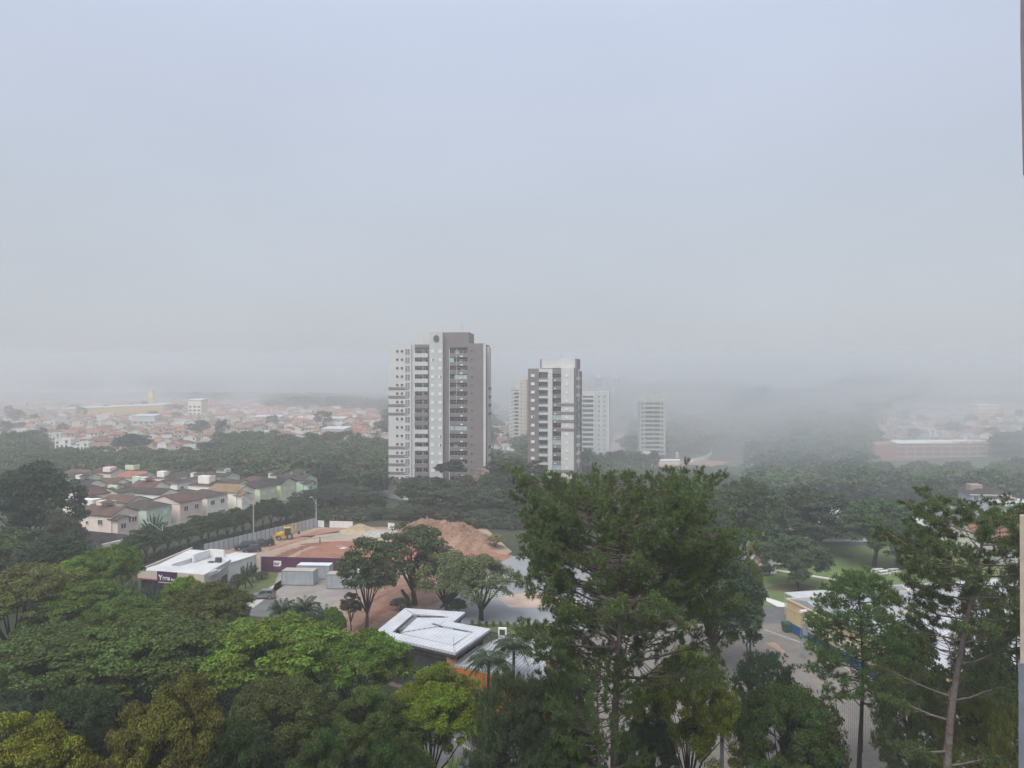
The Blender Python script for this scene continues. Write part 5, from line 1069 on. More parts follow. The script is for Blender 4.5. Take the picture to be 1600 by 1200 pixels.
# ================================================================ EDGE OF OUR OWN BUILDING (right)
o = empty('balcony_edge', (0, 0, 0), 0, 'grey and beige edge of the next balcony at the right border', 'balcony')
m = MB(); Z = lambda y: CAMZ-(y-600)/1200*3; X = lambda x: (x-800)/1200*3; K = 2.4
def edge(xa, ya, xb, yb, th, mb):      # piece between two heights, its visible side face turned away from the camera
    m.hexa([(X(xa), 3, Z(ya)), (K, 3, Z(ya)), (K, 3+th, Z(ya)), (X(xa)+th*.75, 3+th, Z(ya))], [(X(xb), 3, Z(yb)), (K, 3, Z(yb)), (K, 3+th, Z(yb)), (X(xb)+th*.75, 3+th, Z(yb))])
edge(1598.2, 270, 1594.2, 70, .2, m); edge(1594.2, 69.9, 1595.5, -1800, .2, m)
m.build('upper_panel', mat('grey_panel', (.20, .19, .19), .7, .2, 6), o)
m = MB(); edge(1594.2, 1037, 1593.2, 806, .03, m); m.build('beige_panel', mat('beige_panel', (.42, .36, .30), .85, .12, 20), o)
m = MB(); edge(1592.5, 15000, 1591.5, 1046, .03, m); edge(1590.5, 1045.9, 1590.5, 1038, .05, m); m.build('grey_post', mat('grey_post', (.17, .19, .23), .6, .15, 8), o)
m = MB(); m.box(K+.001, 2.8, 2.9, 3.3, 0, 42); m.build('wall', mat('own_wall', (.4, .38, .35), .85), o)
# ================================================================ VEGETATION
def nrm(a): return a/np.maximum(np.linalg.norm(a, axis=-1, keepdims=True), 1e-9)
def raw_mesh(name, V, F, mats, attrs=None, smooth=False):
    """V (n,3), F (m,k) all faces the same size"""
    me = bpy.data.meshes.new(name); m, k = F.shape
    me.vertices.add(len(V)); me.vertices.foreach_set('co', V.astype(np.float32).ravel())
    me.loops.add(m*k); me.loops.foreach_set('vertex_index', F.astype(np.int32).ravel())
    me.polygons.add(m); me.polygons.foreach_set('loop_start', np.arange(0, m*k, k, dtype=np.int32)); me.polygons.foreach_set('loop_total', np.full(m, k, dtype=np.int32))
    for mm in mats: me.materials.append(mm)
    for nme, arr in (attrs or {}).items():
        at = me.attributes.new(nme, 'FLOAT', 'FACE'); at.data.foreach_set('value', arr.astype(np.float32))
    me.update(calc_edges=True); return me
def leaf_arrays(C, N, a, b, rng, up=0.6):
    n = len(C); d = nrm(N*1.0+np.array([0, 0, up])+rng.normal(size=(n, 3))*0.55); u = nrm(np.cross(d, rng.normal(size=(n, 3)))); v = np.cross(d, u)
    k = rng.uniform(.7, 1.3, (n, 1)); V = np.stack([C-u*a*k, C+v*b*k, C+u*a*k, C-v*b*k], 1).reshape(-1, 3); F = np.arange(4*n).reshape(n, 4); return V, F
def clump_leaves(cs, cr, nl, rng, flat=.5, hang=0.0):
    """cs (m,3) clump centres, cr (m,) radii -> leaf centres, normals, clump ids"""
    m = len(cs); idx = np.repeat(np.arange(m), nl); n = len(idx); d = nrm(rng.normal(size=(n, 3))); d[:, 2] = np.where(rng.random(n) < .72, np.abs(d[:, 2]), d[:, 2])
    q = rng.uniform(.55, 1.08, (n, 1)); r = cr[idx][:, None]; off = d*q*r*np.array([1, 1, flat]); off[:, 2] -= hang*(off[:, 0]**2+off[:, 1]**2)/np.maximum(cr[idx], .1)
    return cs[idx]+off, d*np.array([.7, .7, 1]), idx
def broadleaf(name, R=6, H=5, base=6, lobes=9, cpl=18, cr=1.05, nl=170, leaf=(.16, .09), seed=0, spread=.62, lobe_r=.42, flat=.5, trunk_r=.3, bark=None, gap=0.0, low=-.15, two=False, hang=0.0, forks=True):
    rng = np.random.default_rng(seed); ls = []
    for i in range(lobes):                                     # main boughs spread over a dome
        a = i*2.399+rng.uniform(-.4, .4); rr = R*spread*math.sqrt((i+.4)/lobes)*rng.uniform(.85, 1.15)
        z = base+H*.55*(1-(rr/R)**2*1.15)+rng.uniform(-.12, .1)*H; ls.append((cos(a)*rr, sin(a)*rr, z, R*lobe_r*rng.uniform(.8, 1.2)))
    ls = np.array(ls); cs, crs = [], []
    vz = H*.55/ (R*lobe_r)
    for i, (x, y, z, r) in enumerate(ls):
        k = 0; t = 0
        while k < cpl and t < cpl*6:
            t += 1; d = rng.normal(size=3); d /= np.linalg.norm(d)
            if d[2] < low-.25: continue
            p = np.array([x, y, z])+d*np.array([r, r, r*min(vz, 1.05)])*rng.uniform(.82, 1.05)
            dd = np.linalg.norm((p-ls[:, :3])/np.stack([ls[:, 3], ls[:, 3], ls[:, 3]*min(vz, 1.05)], 1), axis=1); dd[i] = 9
            if dd.min() < .68: continue
            if gap and rng.random() < gap: continue
            cs.append(p); crs.append(cr*rng.uniform(.65, 1.25)); k += 1
    cs, crs = np.array(cs), np.array(crs); C, N, idx = clump_leaves(cs, crs, nl, rng, flat, hang)
    V, F = leaf_arrays(C, N, leaf[0], leaf[1], rng); cl = rng.random(len(cs))
    crown = raw_mesh(name+'_crown', V, F, [LEAF], {'rnd': rng.random(len(C)), 'cl': cl[idx]})
    mb = MB(); lean = rng.uniform(-.5, .5, 2)*.6; fz = base*(.55 if forks else .9)
    mb.tube([(0, 0, -.6), (lean[0]*.3, lean[1]*.3, fz*.5), (lean[0], lean[1], fz)], [trunk_r*1.25, trunk_r, trunk_r*.85], 9)
    for (x, y, z, r) in ls:
        s = np.array([lean[0], lean[1], fz-.05]); e = np.array([x, y, z]); m1 = s+(e-s)*.45+np.array([rng.uniform(-.3, .3), rng.uniform(-.3, .3), rng.uniform(-.1, .5)]); mb.tube([s, m1, e], [trunk_r*.5, trunk_r*.3, trunk_r*.12], 6, cap=False)
    near = rng.permutation(len(cs))[:min(len(cs), 90)]
    for j in near:
        li = np.argmin(np.linalg.norm(ls[:, :3]-cs[j], axis=1)); s = ls[li, :3]; e = cs[j]; mb.tube([s, s+(e-s)*.5+rng.uniform(-.15, .15, 3), e], [trunk_r*.13, trunk_r*.09, trunk_r*.04], 4, cap=False)
    if two: mb.tube([(.5, .2, -.6), (.9, .4, fz*.6), (lean[0]+1.4, lean[1]+.5, fz*1.25)], [trunk_r, trunk_r*.8, trunk_r*.5], 8)
    tr = mb.mesh(name+'_trunk', [bark or BARKD]); tr.polygons.foreach_set('use_smooth', [True]*len(tr.polygons))
    zz = V[:, 2]; rr = np.hypot(V[:, 0], V[:, 1]); return dict(crown=crown, trunk=tr, R=float(np.percentile(rr, 97)), top=float(np.percentile(zz, 99.7)))
def tuft_arrays(T, D, n, ln, wd, rng, spread=.75):
    """needle tufts: T (m,3) positions, D (m,3) shoot directions"""
    m = len(T); idx = np.repeat(np.arange(m), n); d = nrm(D[idx]+rng.normal(size=(m*n, 3))*spread); L = ln*rng.uniform(.7, 1.2, (m*n, 1)); s = nrm(np.cross(d, rng.normal(size=(m*n, 3))))*wd
    b = T[idx]-D[idx]*rng.uniform(0, .25, (m*n, 1)); droop = np.zeros((m*n, 3)); droop[:, 2] = -.12*L[:, 0]
    V = np.stack([b-s, b+s, b+d*L+droop], 1).reshape(-1, 3); return V, np.arange(3*m*n).reshape(-1, 3), idx
def pine(name, H=30, z0=12, prof=None, nbr=95, seed=0, trunk_r=.33, tn=15, nl=.30, nw=.018, sub=9, lean=(0, 0), bark=None, sparse=0.0, droop=0.0, forkz=None, q0=.42, spread=.95, tp_=.9, skipf=0, puff=.62):
    """prof(t)-> crown radius for t in 0..1 from crown base to top"""
    rng = np.random.default_rng(seed); mb = MB(); T, D, CL = [], [], []
    def tx(z): t = z/H; return np.array([lean[0]*t*t, lean[1]*t*t, z])+np.array([.18*sin(z*.35), .15*cos(z*.3), 0])
    zs = np.linspace(-.6, H*.97, 16); mb.tube([tx(z) for z in zs], [trunk_r*(1.15-1.02*max(0, z)/H) for z in zs], 10)
    for i in range(nbr):
        t = (i+.5)/nbr; t = t**tp_; z = z0+(H-z0)*t*.94; a = i*2.399+rng.uniform(-.35, .35); Rr = prof(t)*rng.uniform(.72, 1.12)
        if rng.random() < sparse*(1-t): continue
        if t < .2 and i % 2: continue
        if t < skipf and sin(a) < -.45: continue
        s = tx(z); dirv = np.array([cos(a), sin(a), 0]); rise = (.10+.38*t**1.3)*Rr-droop*Rr*(1-t)
        p1 = s+dirv*Rr*.35+np.array([0, 0, rise*.15]); p2 = s+dirv*Rr*.7+np.array([0, 0, rise*.5])+rng.normal(size=3)*.18; p3 = s+dirv*Rr+np.array([0, 0, rise])
        br = trunk_r*.30*(1-.5*t); mb.tube([s, p1, p2, p3], [br, br*.75, br*.45, br*.15], 5, cap=False); cl = rng.random()
        ns = max(3, int(sub*Rr/5))
        for k in range(ns):
            q = q0+(1-q0)*(k+rng.random())/ns; base = (s+(p1-s)*(q/.35)) if q < .35 else (p1+(p2-p1)*((q-.35)/.35) if q < .7 else p2+(p3-p2)*((q-.7)/.3))
            side = (-1)**k; aa = a+side*rng.uniform(.5, 1.25); ll = Rr*rng.uniform(.16, .34)*(1.15-q*.5)+.35; dv = nrm(np.array([cos(aa), sin(aa), rng.uniform(-.05, .45)])); e = base+dv*ll; mid = base+dv*ll*.5-np.array([0, 0, .08]); mb.tube([base, mid, e], [br*.32, br*.22, br*.1], 4, cap=False)
            m = rng.integers(7, 12); pr = puff*rng.uniform(.65, 1.25); cc = rng.random()
            for j in range(m):                              # a rounded puff of tufts round the end of each twig
                tv = nrm(rng.normal(size=3)+np.array([0, 0, .45])); T.append(e+tv*np.array([pr, pr, pr*.6])*rng.uniform(.45, 1.05)); D.append(nrm(tv+np.array([0, 0, .5]))); CL.append(.5*cl+.5*cc)
        T.append(p3); D.append(nrm(dirv+np.array([0, 0, .6]))); CL.append(cl)
    for j in range(30): v = nrm(rng.normal(size=3)+np.array([0, 0, .6])); T.append(tx(H*.955)+v*rng.uniform(.1, 1.0)); D.append(v); CL.append(.5)
    T, D, CL = np.array(T), np.array(D), np.array(CL); V, F, idx = tuft_arrays(T, D, tn, nl, nw, rng, spread)
    crown = raw_mesh(name+'_crown', V, F, [LEAF], {'rnd': rng.random(len(F)), 'cl': CL[idx]}); tr = mb.mesh(name+'_trunk', [bark or BARKP]); tr.polygons.foreach_set('use_smooth', [True]*len(tr.polygons))
    rr = np.hypot(V[:, 0], V[:, 1]); return dict(crown=crown, trunk=tr, R=float(np.percentile(rr, 98)), top=float(np.percentile(V[:, 2], 99.8)), n=len(T))
def palm(name, H=7, nf=18, fl=2.8, seed=0, tr_r=.16, leaf=.5, droop=1.1, up=.9, lw=.035, fan=False):
    rng = np.random.default_rng(seed); VV, base = [], np.array([0, 0, H]); rn, cl = [], []
    for i in range(nf):
        a = i*2.399+rng.uniform(-.2, .2); el = up*(1-i/nf)+rng.uniform(-.1, .15)-.1; L = fl*rng.uniform(.85, 1.1); n = 26; c = rng.random()
        if fan: a = (0 if i % 2 else pi)+rng.uniform(-.15, .15); el = pi/2*(i+.5)/nf*1.05
        for k in range(n):
            q = (k+1)/n; hd = L*q*cos(el)*(1-.1*q); z = L*q*sin(el)-droop*(0 if fan else 1)*L*.5*q*q; p = base+np.array([cos(a)*hd, sin(a)*hd, z]); sd = np.array([-sin(a), cos(a), 0]); ll = leaf*(.35+.9*sin(pi*min(1, q*.9+.08)))
            for s in (-1, 1):
                d = nrm(sd*s*.9+np.array([cos(a), sin(a), 0])*.35+np.array([0, 0, rng.uniform(-.75, -.1)])); w = np.array([cos(a), sin(a), 0])*lw*1.3
                VV.append([p-w, p+w, p+d*ll]); rn.append(rng.random()); cl.append(c)
    V = np.array(VV).reshape(-1, 3); F = np.arange(len(V)).reshape(-1, 3); crown = raw_mesh(name+'_fronds', V, F, [LEAF], {'rnd': np.array(rn), 'cl': np.array(cl)})
    mb = MB(); mb.tube([(0, 0, -.3), (.1, 0, H*.5), (0, 0, H)], [tr_r*1.2, tr_r, tr_r*.9], 8)
    for i in range(nf): a = i*2.399; el = up*(1-i/nf); mb.tube([(0, 0, H), (cos(a)*fl*.4, sin(a)*fl*.4, H+fl*.4*sin(el)*.9-droop*fl*.08)], [.04, .02], 4, cap=False)
    return dict(crown=crown, trunk=mb.mesh(name+'_trunk', [BARK]), R=fl, top=H+fl*.55)
TREES = []
def put(v, name, X, Y, ztop, rad, col, label, rz=0.0, group=None, cat='tree', z=None, cname='crown', sxy=None):
    z = terr(X, Y) if z is None else z; sz = (ztop-z)/v['top']; s = rad/v['R']; o = empty(name, (X, Y, z), rz, label, cat, group); o.scale = (s, s, sz)
    c = link(cname, v['crown'], o); c.color = (*col, 1); link('trunk', v['trunk'], o); TREES.append(o); return o
def tree(v, name, x, ytop, Y, hw, col, label, rz=None, group=None, cat='tree', cname='crown'):
    """x, ytop, hw: pixel column, crown top row and half width at distance Y"""
    X = (x-800)/1200*Y; return put(v, name, X, Y, CAMZ-(ytop-600)/1200*Y, hw*Y/1200, col, label, (x*.37+Y) if rz is None else rz, group, cat, cname=cname)
# ---- variants
SP = [broadleaf('spreading_a', 7, 5.0, 7.5, 13, 26, 1.05, 190, (.15, .085), 1, .66, .36, .42, low=0), broadleaf('spreading_b', 7, 5.5, 7, 11, 30, .95, 190, (.15, .085), 2, .62, .40, .45, low=0),
      broadleaf('spreading_c', 6, 5.0, 7, 9, 28, .8, 220, (.12, .07), 3, .6, .42, .6, low=-.1), broadleaf('spreading_d', 6, 6.5, 5, 12, 24, .85, 190, (.16, .08), 4, .6, .40, .7, low=-.2)]
NR = [broadleaf('near_%d' % i, 6, 6.0+i*.6, 5, 13, 26, .75, 400, (.085, .05), 60+i, .6, .40, .6, low=-.25, trunk_r=.25) for i in range(3)]
RD = [broadleaf('round_a', 5, 7.5, 3.8, 14, 26, .8, 120, (.17, .10), 5, .55, .45, .6, low=-.5), broadleaf('round_b', 5, 8, 2.6, 12, 26, .9, 110, (.18, .10), 6, .5, .5, .6, low=-.6, two=True)]
MID = [broadleaf('mid_a', 5, 6.5, 3.2, 8, 15, 1.0, 70, (.26, .16), 7, .55, .46, .6, low=-.3), broadleaf('mid_b', 5, 5.5, 3.6, 9, 13, .95, 70, (.26, .16), 8, .6, .42, .55, low=-.3), broadleaf('mid_c', 5, 7.5, 2.8, 7, 16, 1.05, 70, (.26, .16), 9, .5, .5, .6, low=-.5)]
SPR = [broadleaf('airy_a', 4, 9.5, 4, 13, 14, .6, 75, (.15, .09), 10, .58, .40, .7, trunk_r=.22, gap=.25, low=-.5, bark=BARKD), broadleaf('airy_b', 5, 8, 3, 15, 16, .7, 85, (.15, .09), 12, .6, .40, .6, trunk_r=.35, gap=.15, low=-.5, two=True), broadleaf('airy_c', 4.5, 7, 2.4, 14, 16, .7, 90, (.16, .05), 13, .62, .38, .6, trunk_r=.3, gap=.1, low=-.4, hang=.5)]
LO = [broadleaf('far_%d' % i, 5.5, 6, 2.5, 5, 8, 1.5, 22, (.55, .36), 20+i, .5, .5, .6, low=-.3) for i in range(5)]
UMB = broadleaf('umbrella', 4, 2.4, 10, 8, 14, .7, 70, (.2, .12), 31, .6, .42, .5, trunk_r=.2, low=0)
STR = [broadleaf('street_%d' % i, 3.2, 4.0, 2.3, 7, 13, .65, 70, (.18, .11), 40+i, .52, .48, .6, trunk_r=.16, low=-.3) for i in range(3)]
def profA(t): return float(np.interp(t, [0, .12, .35, .6, .8, .92, 1], [6.4, 7.4, 8.4, 8.8, 8.6, 7.8, 5.5]))
def profB(t): return float(np.interp(t, [0, .2, .5, .8, 1], [3.0, 4.8, 4.6, 3.0, .8]))
def profC(t): return float(np.interp(t, [0, .2, .45, .75, .92, 1], [4.5, 6.0, 7.4, 7.8, 6.6, 4.5]))
PA = pine('big_pine', 30, 13.5, profA, 165, 50, .52, 26, .27, .020, 14, (.6, 0), sparse=.6, spread=1.2, tp_=.74, skipf=.48, q0=.5)
PR = pine('leaning_pine', 28, 11, lambda t: float(np.interp(t, [0, .2, .4, .6, .8, .93, 1], [3.0, 3.6, 4.2, 4.6, 5.0, 4.6, 3.4])), 92, 57, .34, 28, .28, .020, 17, (3.2, 0), sparse=.7, spread=1.2, puff=.5, skipf=.45)
PC = pine('open_pine', 28, 11, profC, 80, 51, .46, 28, .28, .020, 11, (1.2, 0), sparse=.3)
PB = pine('slim_pine', 20, 8, profB, 96, 52, .22, 24, .27, .020, 10, (.3, 0), bark=BARKD, droop=.15)
PS = pine('small_pine', 12, 4, lambda t: float(np.interp(t, [0, .4, .8, 1], [3.0, 4.2, 3.2, 1])), 80, 53, .2, 20, .30, .024, 11, (0, 0), bark=BARKD)
PQ = palm('queen_palm', 8, 28, 2.8, 1, leaf=.75, lw=.05); PF = palm('feather_palm', 4, 26, 3.6, 2, leaf=.8, up=1.25, droop=.9, lw=.05); PT = palm('fan_palm', 3.5, 13, 3.0, 3, leaf=.5, fan=True, lw=.16); PBU = palm('banana_clump', 1.2, 14, 2.4, 4, leaf=.6, up=1.3, droop=.7, lw=.12)

OL = (.072, .080, .022); DK = (.036, .054, .018); MG = (.055, .082, .020); BR_ = (.088, .138, .022); YG = (.115, .140, .020); YO = (.085, .085, .020); PN = (.070, .098, .038); PNO = (.064, .088, .034); GY = (.092, .112, .050)
# ---- left canopy, far to near
tree(RD[0], 'broadleaf_tree', 42, 727, 150, 74, (.024, .042, .022), 'tall dark dome-crowned tree at the left border, beside the walled estate', 1.0)
tree(RD[1], 'broadleaf_tree', 98, 800, 140, 34, (.045, .048, .030), 'thin brownish tree at the right skirt of the tall left dome tree', 2.0)
tree(RD[1], 'broadleaf_tree', -15, 832, 128, 90, DK, 'dark mass of tree below the tall dome tree at the left border', .3)
tree(RD[0], 'broadleaf_tree', 82, 838, 122, 60, (.022, .038, .018), 'dark tree left of the bright green crown and below the estate', .9)
tree(SP[2], 'broadleaf_tree', 112, 872, 104, 52, BR_, 'bright green crown with pale edge, left of the sales pavilion', .5)
tree(SP[1], 'broadleaf_tree', 172, 853, 108, 44, (.070, .112, .020), 'bright green rounded crown just left of the sales pavilion roof', 1.5)
tree(SP[3], 'broadleaf_tree', 288, 904, 104, 38, BR_, 'bright green bushy crown right in front of the violet name sign', 2.5)
tree(SP[1], 'broadleaf_tree', 20, 886, 92, 95, OL, 'olive brown wide crown at the left border below the dark trees', .1)
tree(SP[0], 'broadleaf_tree', 130, 912, 92, 70, (.064, .100, .020), 'mid green crown below the bright crown with pale edge', .7)
tree(SP[0], 'broadleaf_tree', 330, 914, 92, 66, (.056, .064, .018), 'olive brown flat dome in front of the sales pavilion side wall', 1.9)
tree(SP[2], 'broadleaf_tree', 215, 936, 86, 80, (.058, .085, .020), 'mid green layered crown in front of the drooping palms', 2.9)
tree(SP[1], 'broadleaf_tree', 240, 972, 76, 125, (.052, .076, .020), 'very wide dark green layered crown in the middle of the left canopy', 4.1)
tree(SP[0], 'broadleaf_tree', 85, 985, 76, 120, (.048, .070, .020), 'very wide dark crown at left, below the olive brown one', 3.4)
tree(SP[0], 'broadleaf_tree', 425, 970, 76, 112, (.086, .126, .024), 'broad vivid green dome, the brightest crown of the canopy', 5.2)
tree(SP[1], 'broadleaf_tree', 555, 992, 76, 84, (.060, .098, .018), 'green dome covering the lower left corner of the white metal roof', 5.9)
tree(NR[0], 'broadleaf_tree', 668, 1052, 64, 88, (.088, .122, .018), 'yellow-tipped green crown in front of the pavilion windows', 4.6)
tree(NR[1], 'broadleaf_tree', 575, 1075, 60, 85, (.046, .066, .018), 'dark green crown below the vivid dome and left of the yellow-tipped crown', 2.2)
tree(NR[2], 'broadleaf_tree', 440, 1062, 58, 95, (.050, .062, .020), 'dark olive crown with slender stems below the vivid green dome', 1.2)
tree(NR[2], 'broadleaf_tree', 130, 1078, 58, 80, (.022, .038, .014), 'shadowy dark crown behind the two yellow-olive crowns at bottom left', .9)
tree(NR[0], 'broadleaf_tree', 262, 1066, 50, 92, YO, 'yellow-olive rounded crown, the one in the bottom middle of the left canopy', 3.9)
tree(NR[1], 'broadleaf_tree', 40, 1118, 46, 118, (.105, .110, .020), 'yellow-green feathery crown in the bottom left corner', .4)
tree(NR[2], 'broadleaf_tree', 365, 1130, 50, 70, (.026, .042, .016), 'dark crown between the yellow-olive crown and the slender-stemmed one at the bottom', 2.7)
tree(NR[1], 'broadleaf_tree', 505, 1140, 48, 70, (.034, .055, .017), 'dark green crown at the bottom, under the slender-stemmed crown', 2.1)
tree(NR[0], 'broadleaf_tree', 625, 1150, 50, 62, (.030, .052, .016), 'dark crown at the bottom, left of the street kerb', .2)
for (x, yt, Y, hw, c, lb) in ((200, 893, 99, 34, (.030, .050, .026), 'dark drooping palm in front of the sales pavilion, left of its sign'), (238, 908, 97, 26, (.028, .046, .024), 'second dark drooping palm, right under the violet sign'),
                              (440, 930, 106, 36, (.032, .055, .026), 'feather palm just right of the silver car'), (476, 926, 106, 36, (.028, .050, .022), 'tallest of the three feather palms below the containers'), (508, 940, 104, 32, (.030, .050, .022), 'rightmost of the three feather palms below the containers')):
    tree(PF, 'palm_tree', x, yt, Y, hw, c, lb, cat='palm tree', cname='fronds')
tree(SP[3], 'broadleaf_tree', 478, 962, 100, 48, (.026, .044, .016), 'dark bushy crown under the three feather palms', 1.1); tree(SP[2], 'broadleaf_tree', 522, 950, 101, 20, (.06, .11, .02), 'small bright green bush right of the three feather palms', 1.6)
# shrubs beside the sales pavilion annex
for i, (x, yt, Y, hw, lb) in enumerate(((372, 897, 132, 12, 'lowest leafy shrub by the side window of the sales pavilion'), (383, 882, 135, 13, 'tall banana-like plant against the white annex wall'), (395, 880, 139, 12, 'banana-like plant at the far end of the white annex wall'), (409, 893, 142, 11, 'round brownish shrub at the foot of the plum hoarding'))):
    tree(PBU if i in (1, 2) else MID[1], 'garden_shrub', x, yt, Y, hw, (.035, .055, .028) if i < 3 else (.06, .055, .04), lb, cat='shrub', cname='foliage')
# ---- centre trees
tree(SPR[0], 'slender_tree', 573, 842, 111, 46, (.050, .064, .030), 'tall thin-trunked tree with airy dark crown before the containers', 1.0)
tree(SPR[0], 'slender_tree', 549, 926, 112, 17, (.034, .044, .026), 'small thin tree at the left foot of the tall thin-trunked tree', 2.0)
tree(SPR[1], 'broadleaf_tree', 648, 822, 125, 60, (.046, .060, .028), 'dark double-stemmed tree in front of the big earth heap', 3.2)
tree(SPR[2], 'broadleaf_tree', 700, 864, 120, 56, GY, 'pale green drooping tree, left one of the pair behind the white metal roof', .4)
tree(SPR[2], 'broadleaf_tree', 752, 868, 117, 60, GY, 'pale green leaning tree, right one of the pair behind the white metal roof', 2.4)
tree(MID[1], 'garden_shrub', 626, 936, 122, 17, (.03, .045, .025), 'low dark bush at the foot of the dark double-stemmed tree', cat='shrub', cname='foliage')
tree(MID[0], 'garden_shrub', 715, 935, 118, 14, (.03, .045, .025), 'low dark bush between the pair of pale green trees', cat='shrub', cname='foliage')
# palms by the pavilion
tree(PQ, 'palm_tree', 764, 1006, 78, 44, (.036, .052, .028), 'queen palm in front of the orange annex wall', cat='palm tree', cname='fronds'); tree(PQ, 'palm_tree', 803, 984, 82, 42, (.032, .050, .026), 'queen palm over the ribbed roof, left of the big pine', cat='palm tree', cname='fronds')
tree(PF, 'palm_tree', 706, 1168, 58, 22, (.11, .17, .03), 'small bright yellow-green palm beside the street at the bottom', cat='palm tree', cname='fronds')
# ---- the big pines
tree(PA, 'pine_tree', 961, 735, 51, 184, PN, 'biggest pine with wide dense crown and reddish trunk, right of the towers', 0.0, cat='pine tree')
tree(PC, 'pine_tree', 938, 1005, 49.5, 84, (.055, .085, .030), 'shorter pine whose trunk stands just left of the big pine trunk', 4.0, cat='pine tree')
tree(PR, 'pine_tree', 1469, 774, 50, PR['R']*24, PNO, 'tall open-branched pine at the right with pinkish bare trunk', 0.0, cat='pine tree')
tree(PB, 'pine_tree', 1345, 893, 66, 94, (.060, .104, .034), 'slim straight pine in front of the cream school wall', 1.4, cat='pine tree')
tree(PB, 'pine_tree', 1588, 880, 60, 55, PN, 'dark pine cut by the right border behind the open-branched pine', 2.4, cat='pine tree')
tree(PS, 'pine_tree', 1192, 1020, 74, 50, (.026, .050, .022), 'small round-topped pine standing on the paved yard', 1.4, cat='pine tree')
tree(PS, 'pine_tree', 1425, 1052, 60, 62, PNO, 'olive pine low at the bottom between the slim pine and pinkish trunk', 3.4, cat='pine tree')
tree(PS, 'pine_tree', 1528, 1075, 55, 62, (.095, .115, .028), 'yellow-olive pine low at the bottom right of the pinkish trunk', 5.0, cat='pine tree')
tree(PS, 'pine_tree', 1590, 1100, 50, 50, (.090, .105, .026), 'yellow-olive pine in the bottom right corner', 2.0, cat='pine tree')
tree(PS, 'pine_tree', 872, 1052, 57, 74, (.040, .066, .026), 'dark bushy pine below left of the big pine crown', .7, cat='pine tree')
tree(PS, 'pine_tree', 792, 1052, 54, 64, (.050, .070, .034), 'greyish pine at the bottom under the orange annex', 2.9, cat='pine tree')
tree(SPR[1], 'broadleaf_tree', 1425, 990, 72, 50, DK, 'dark tree behind the olive pine, beside the school walkway', 1.0); tree(SPR[1], 'broadleaf_tree', 1548, 1020, 66, 48, (.026, .040, .018), 'dark tree by the blue base of the school at the right', 1.4)
tree(RD[0], 'broadleaf_tree', 1118, 862, 96, 76, (.024, .044, .022), 'dense dark dome tree pressed against the right side of the big pine', 2.2)
tree(RD[1], 'broadleaf_tree', 1172, 872, 100, 22, (.055, .085, .022), 'yellow-edged dark tree right of the dense dark dome', 3.0)
tree(NR[1], 'broadleaf_tree', 1078, 1010, 62, 82, YG, 'yellow-green rounded tree, the brightest one right of the big pine', 1.8)
tree(NR[2], 'broadleaf_tree', 1228, 1072, 56, 78, (.036, .058, .018), 'dark green tree with yellow tips at the bottom of the paved yard', .8)
tree(NR[0], 'broadleaf_tree', 1010, 1120, 58, 52, (.020, .036, .014), 'very dark tree at the bottom right behind the big pine trunk', 2.8); tree(SPR[1], 'broadleaf_tree', 1268, 1090, 60, 55, (.045, .050, .022), 'sparse twiggy tree over the yard right of the yellow-tipped tree', 2.2)
tree(MID[0], 'garden_shrub', 1290, 1165, 56, 50, (.036, .058, .020), 'dark shrub at the bottom beside the wire net fence', cat='shrub', cname='foliage'); tree(MID[1], 'garden_shrub', 765, 1160, 60, 36, (.045, .055, .022), 'scruffy shrub by the street kerb at the bottom', cat='shrub', cname='foliage')
tree(NR[1], 'broadleaf_tree', 880, 1130, 50, 55, (.022, .040, .015), 'dark bush tree at the bottom left of the pine trunks', 1.0)
# ---- park trees
tree(RD[0], 'park_tree', 1164, 752, 156, 62, (.042, .064, .028), 'tall dark park tree emerging right above the big pine crown', .6)
tree(RD[1], 'park_tree', 1108, 790, 150, 46, (.030, .050, .026), 'dark park tree half hidden by the right side of the big pine', .6)
tree(RD[1], 'park_tree', 1280, 763, 164, 66, (.036, .052, .028), 'wide dark park tree with flat layered crown left of the leaning pair', 1.9)
tree(RD[0], 'park_tree', 1246, 838, 136, 48, (.040, .062, .028), 'low round dark tree standing on the lawn by the coral-roofed house', 3.1)
tree(MID[2], 'park_tree', 1248, 872, 131.5, 19, (.045, .065, .034), 'small young tree in front of the low round dark tree', 1.1)
tree(RD[0], 'park_tree', 1366, 779, 152, 54, (.042, .072, .030), 'leaning park tree with several stems over the picnic tables', 4.4); tree(RD[1], 'park_tree', 1402, 792, 150, 50, (.042, .068, .032), 'thick-trunked park tree merging with the leaning one', 5.1)
tree(MID[1], 'park_tree', 1200, 812, 150, 30, (.034, .052, .028), 'park tree behind the coral-roofed house', 1.0); tree(PQ, 'palm_tree', 1190, 842, 146, 26, (.06, .085, .035), 'pale yellowish palm behind the coral-roofed house', cat='palm tree', cname='fronds'); tree(MID[0], 'park_tree', 1324, 868, 160, 9, (.06, .085, .03), 'tiny bright tree standing alone on the lawn', 1.0)
for (x, yt, hw, lb) in ((1175, 880, 9, 'grey-green hedge bush before the small white hut'), (1192, 884, 7, 'dark bush at the foot of the coral-roofed house'), (1202, 883, 7, 'dark bush right of the coral-roofed house')): tree(MID[0], 'garden_shrub', x, yt, 144, hw, (.035, .048, .032), lb, cat='shrub', cname='foliage')
# plants on the planted border behind the pavilion
for i in range(12): x = 738+i*11; c = gp(x, 978+i*.4, 0); put(PBU, 'border_plant', c.x, c.y, .9, .45, (.09, .11, .04), 'one of a row of small tufted plants edging the grey lot', i, 'tufted plants edging the grey lot', 'plant', 0, 'foliage')
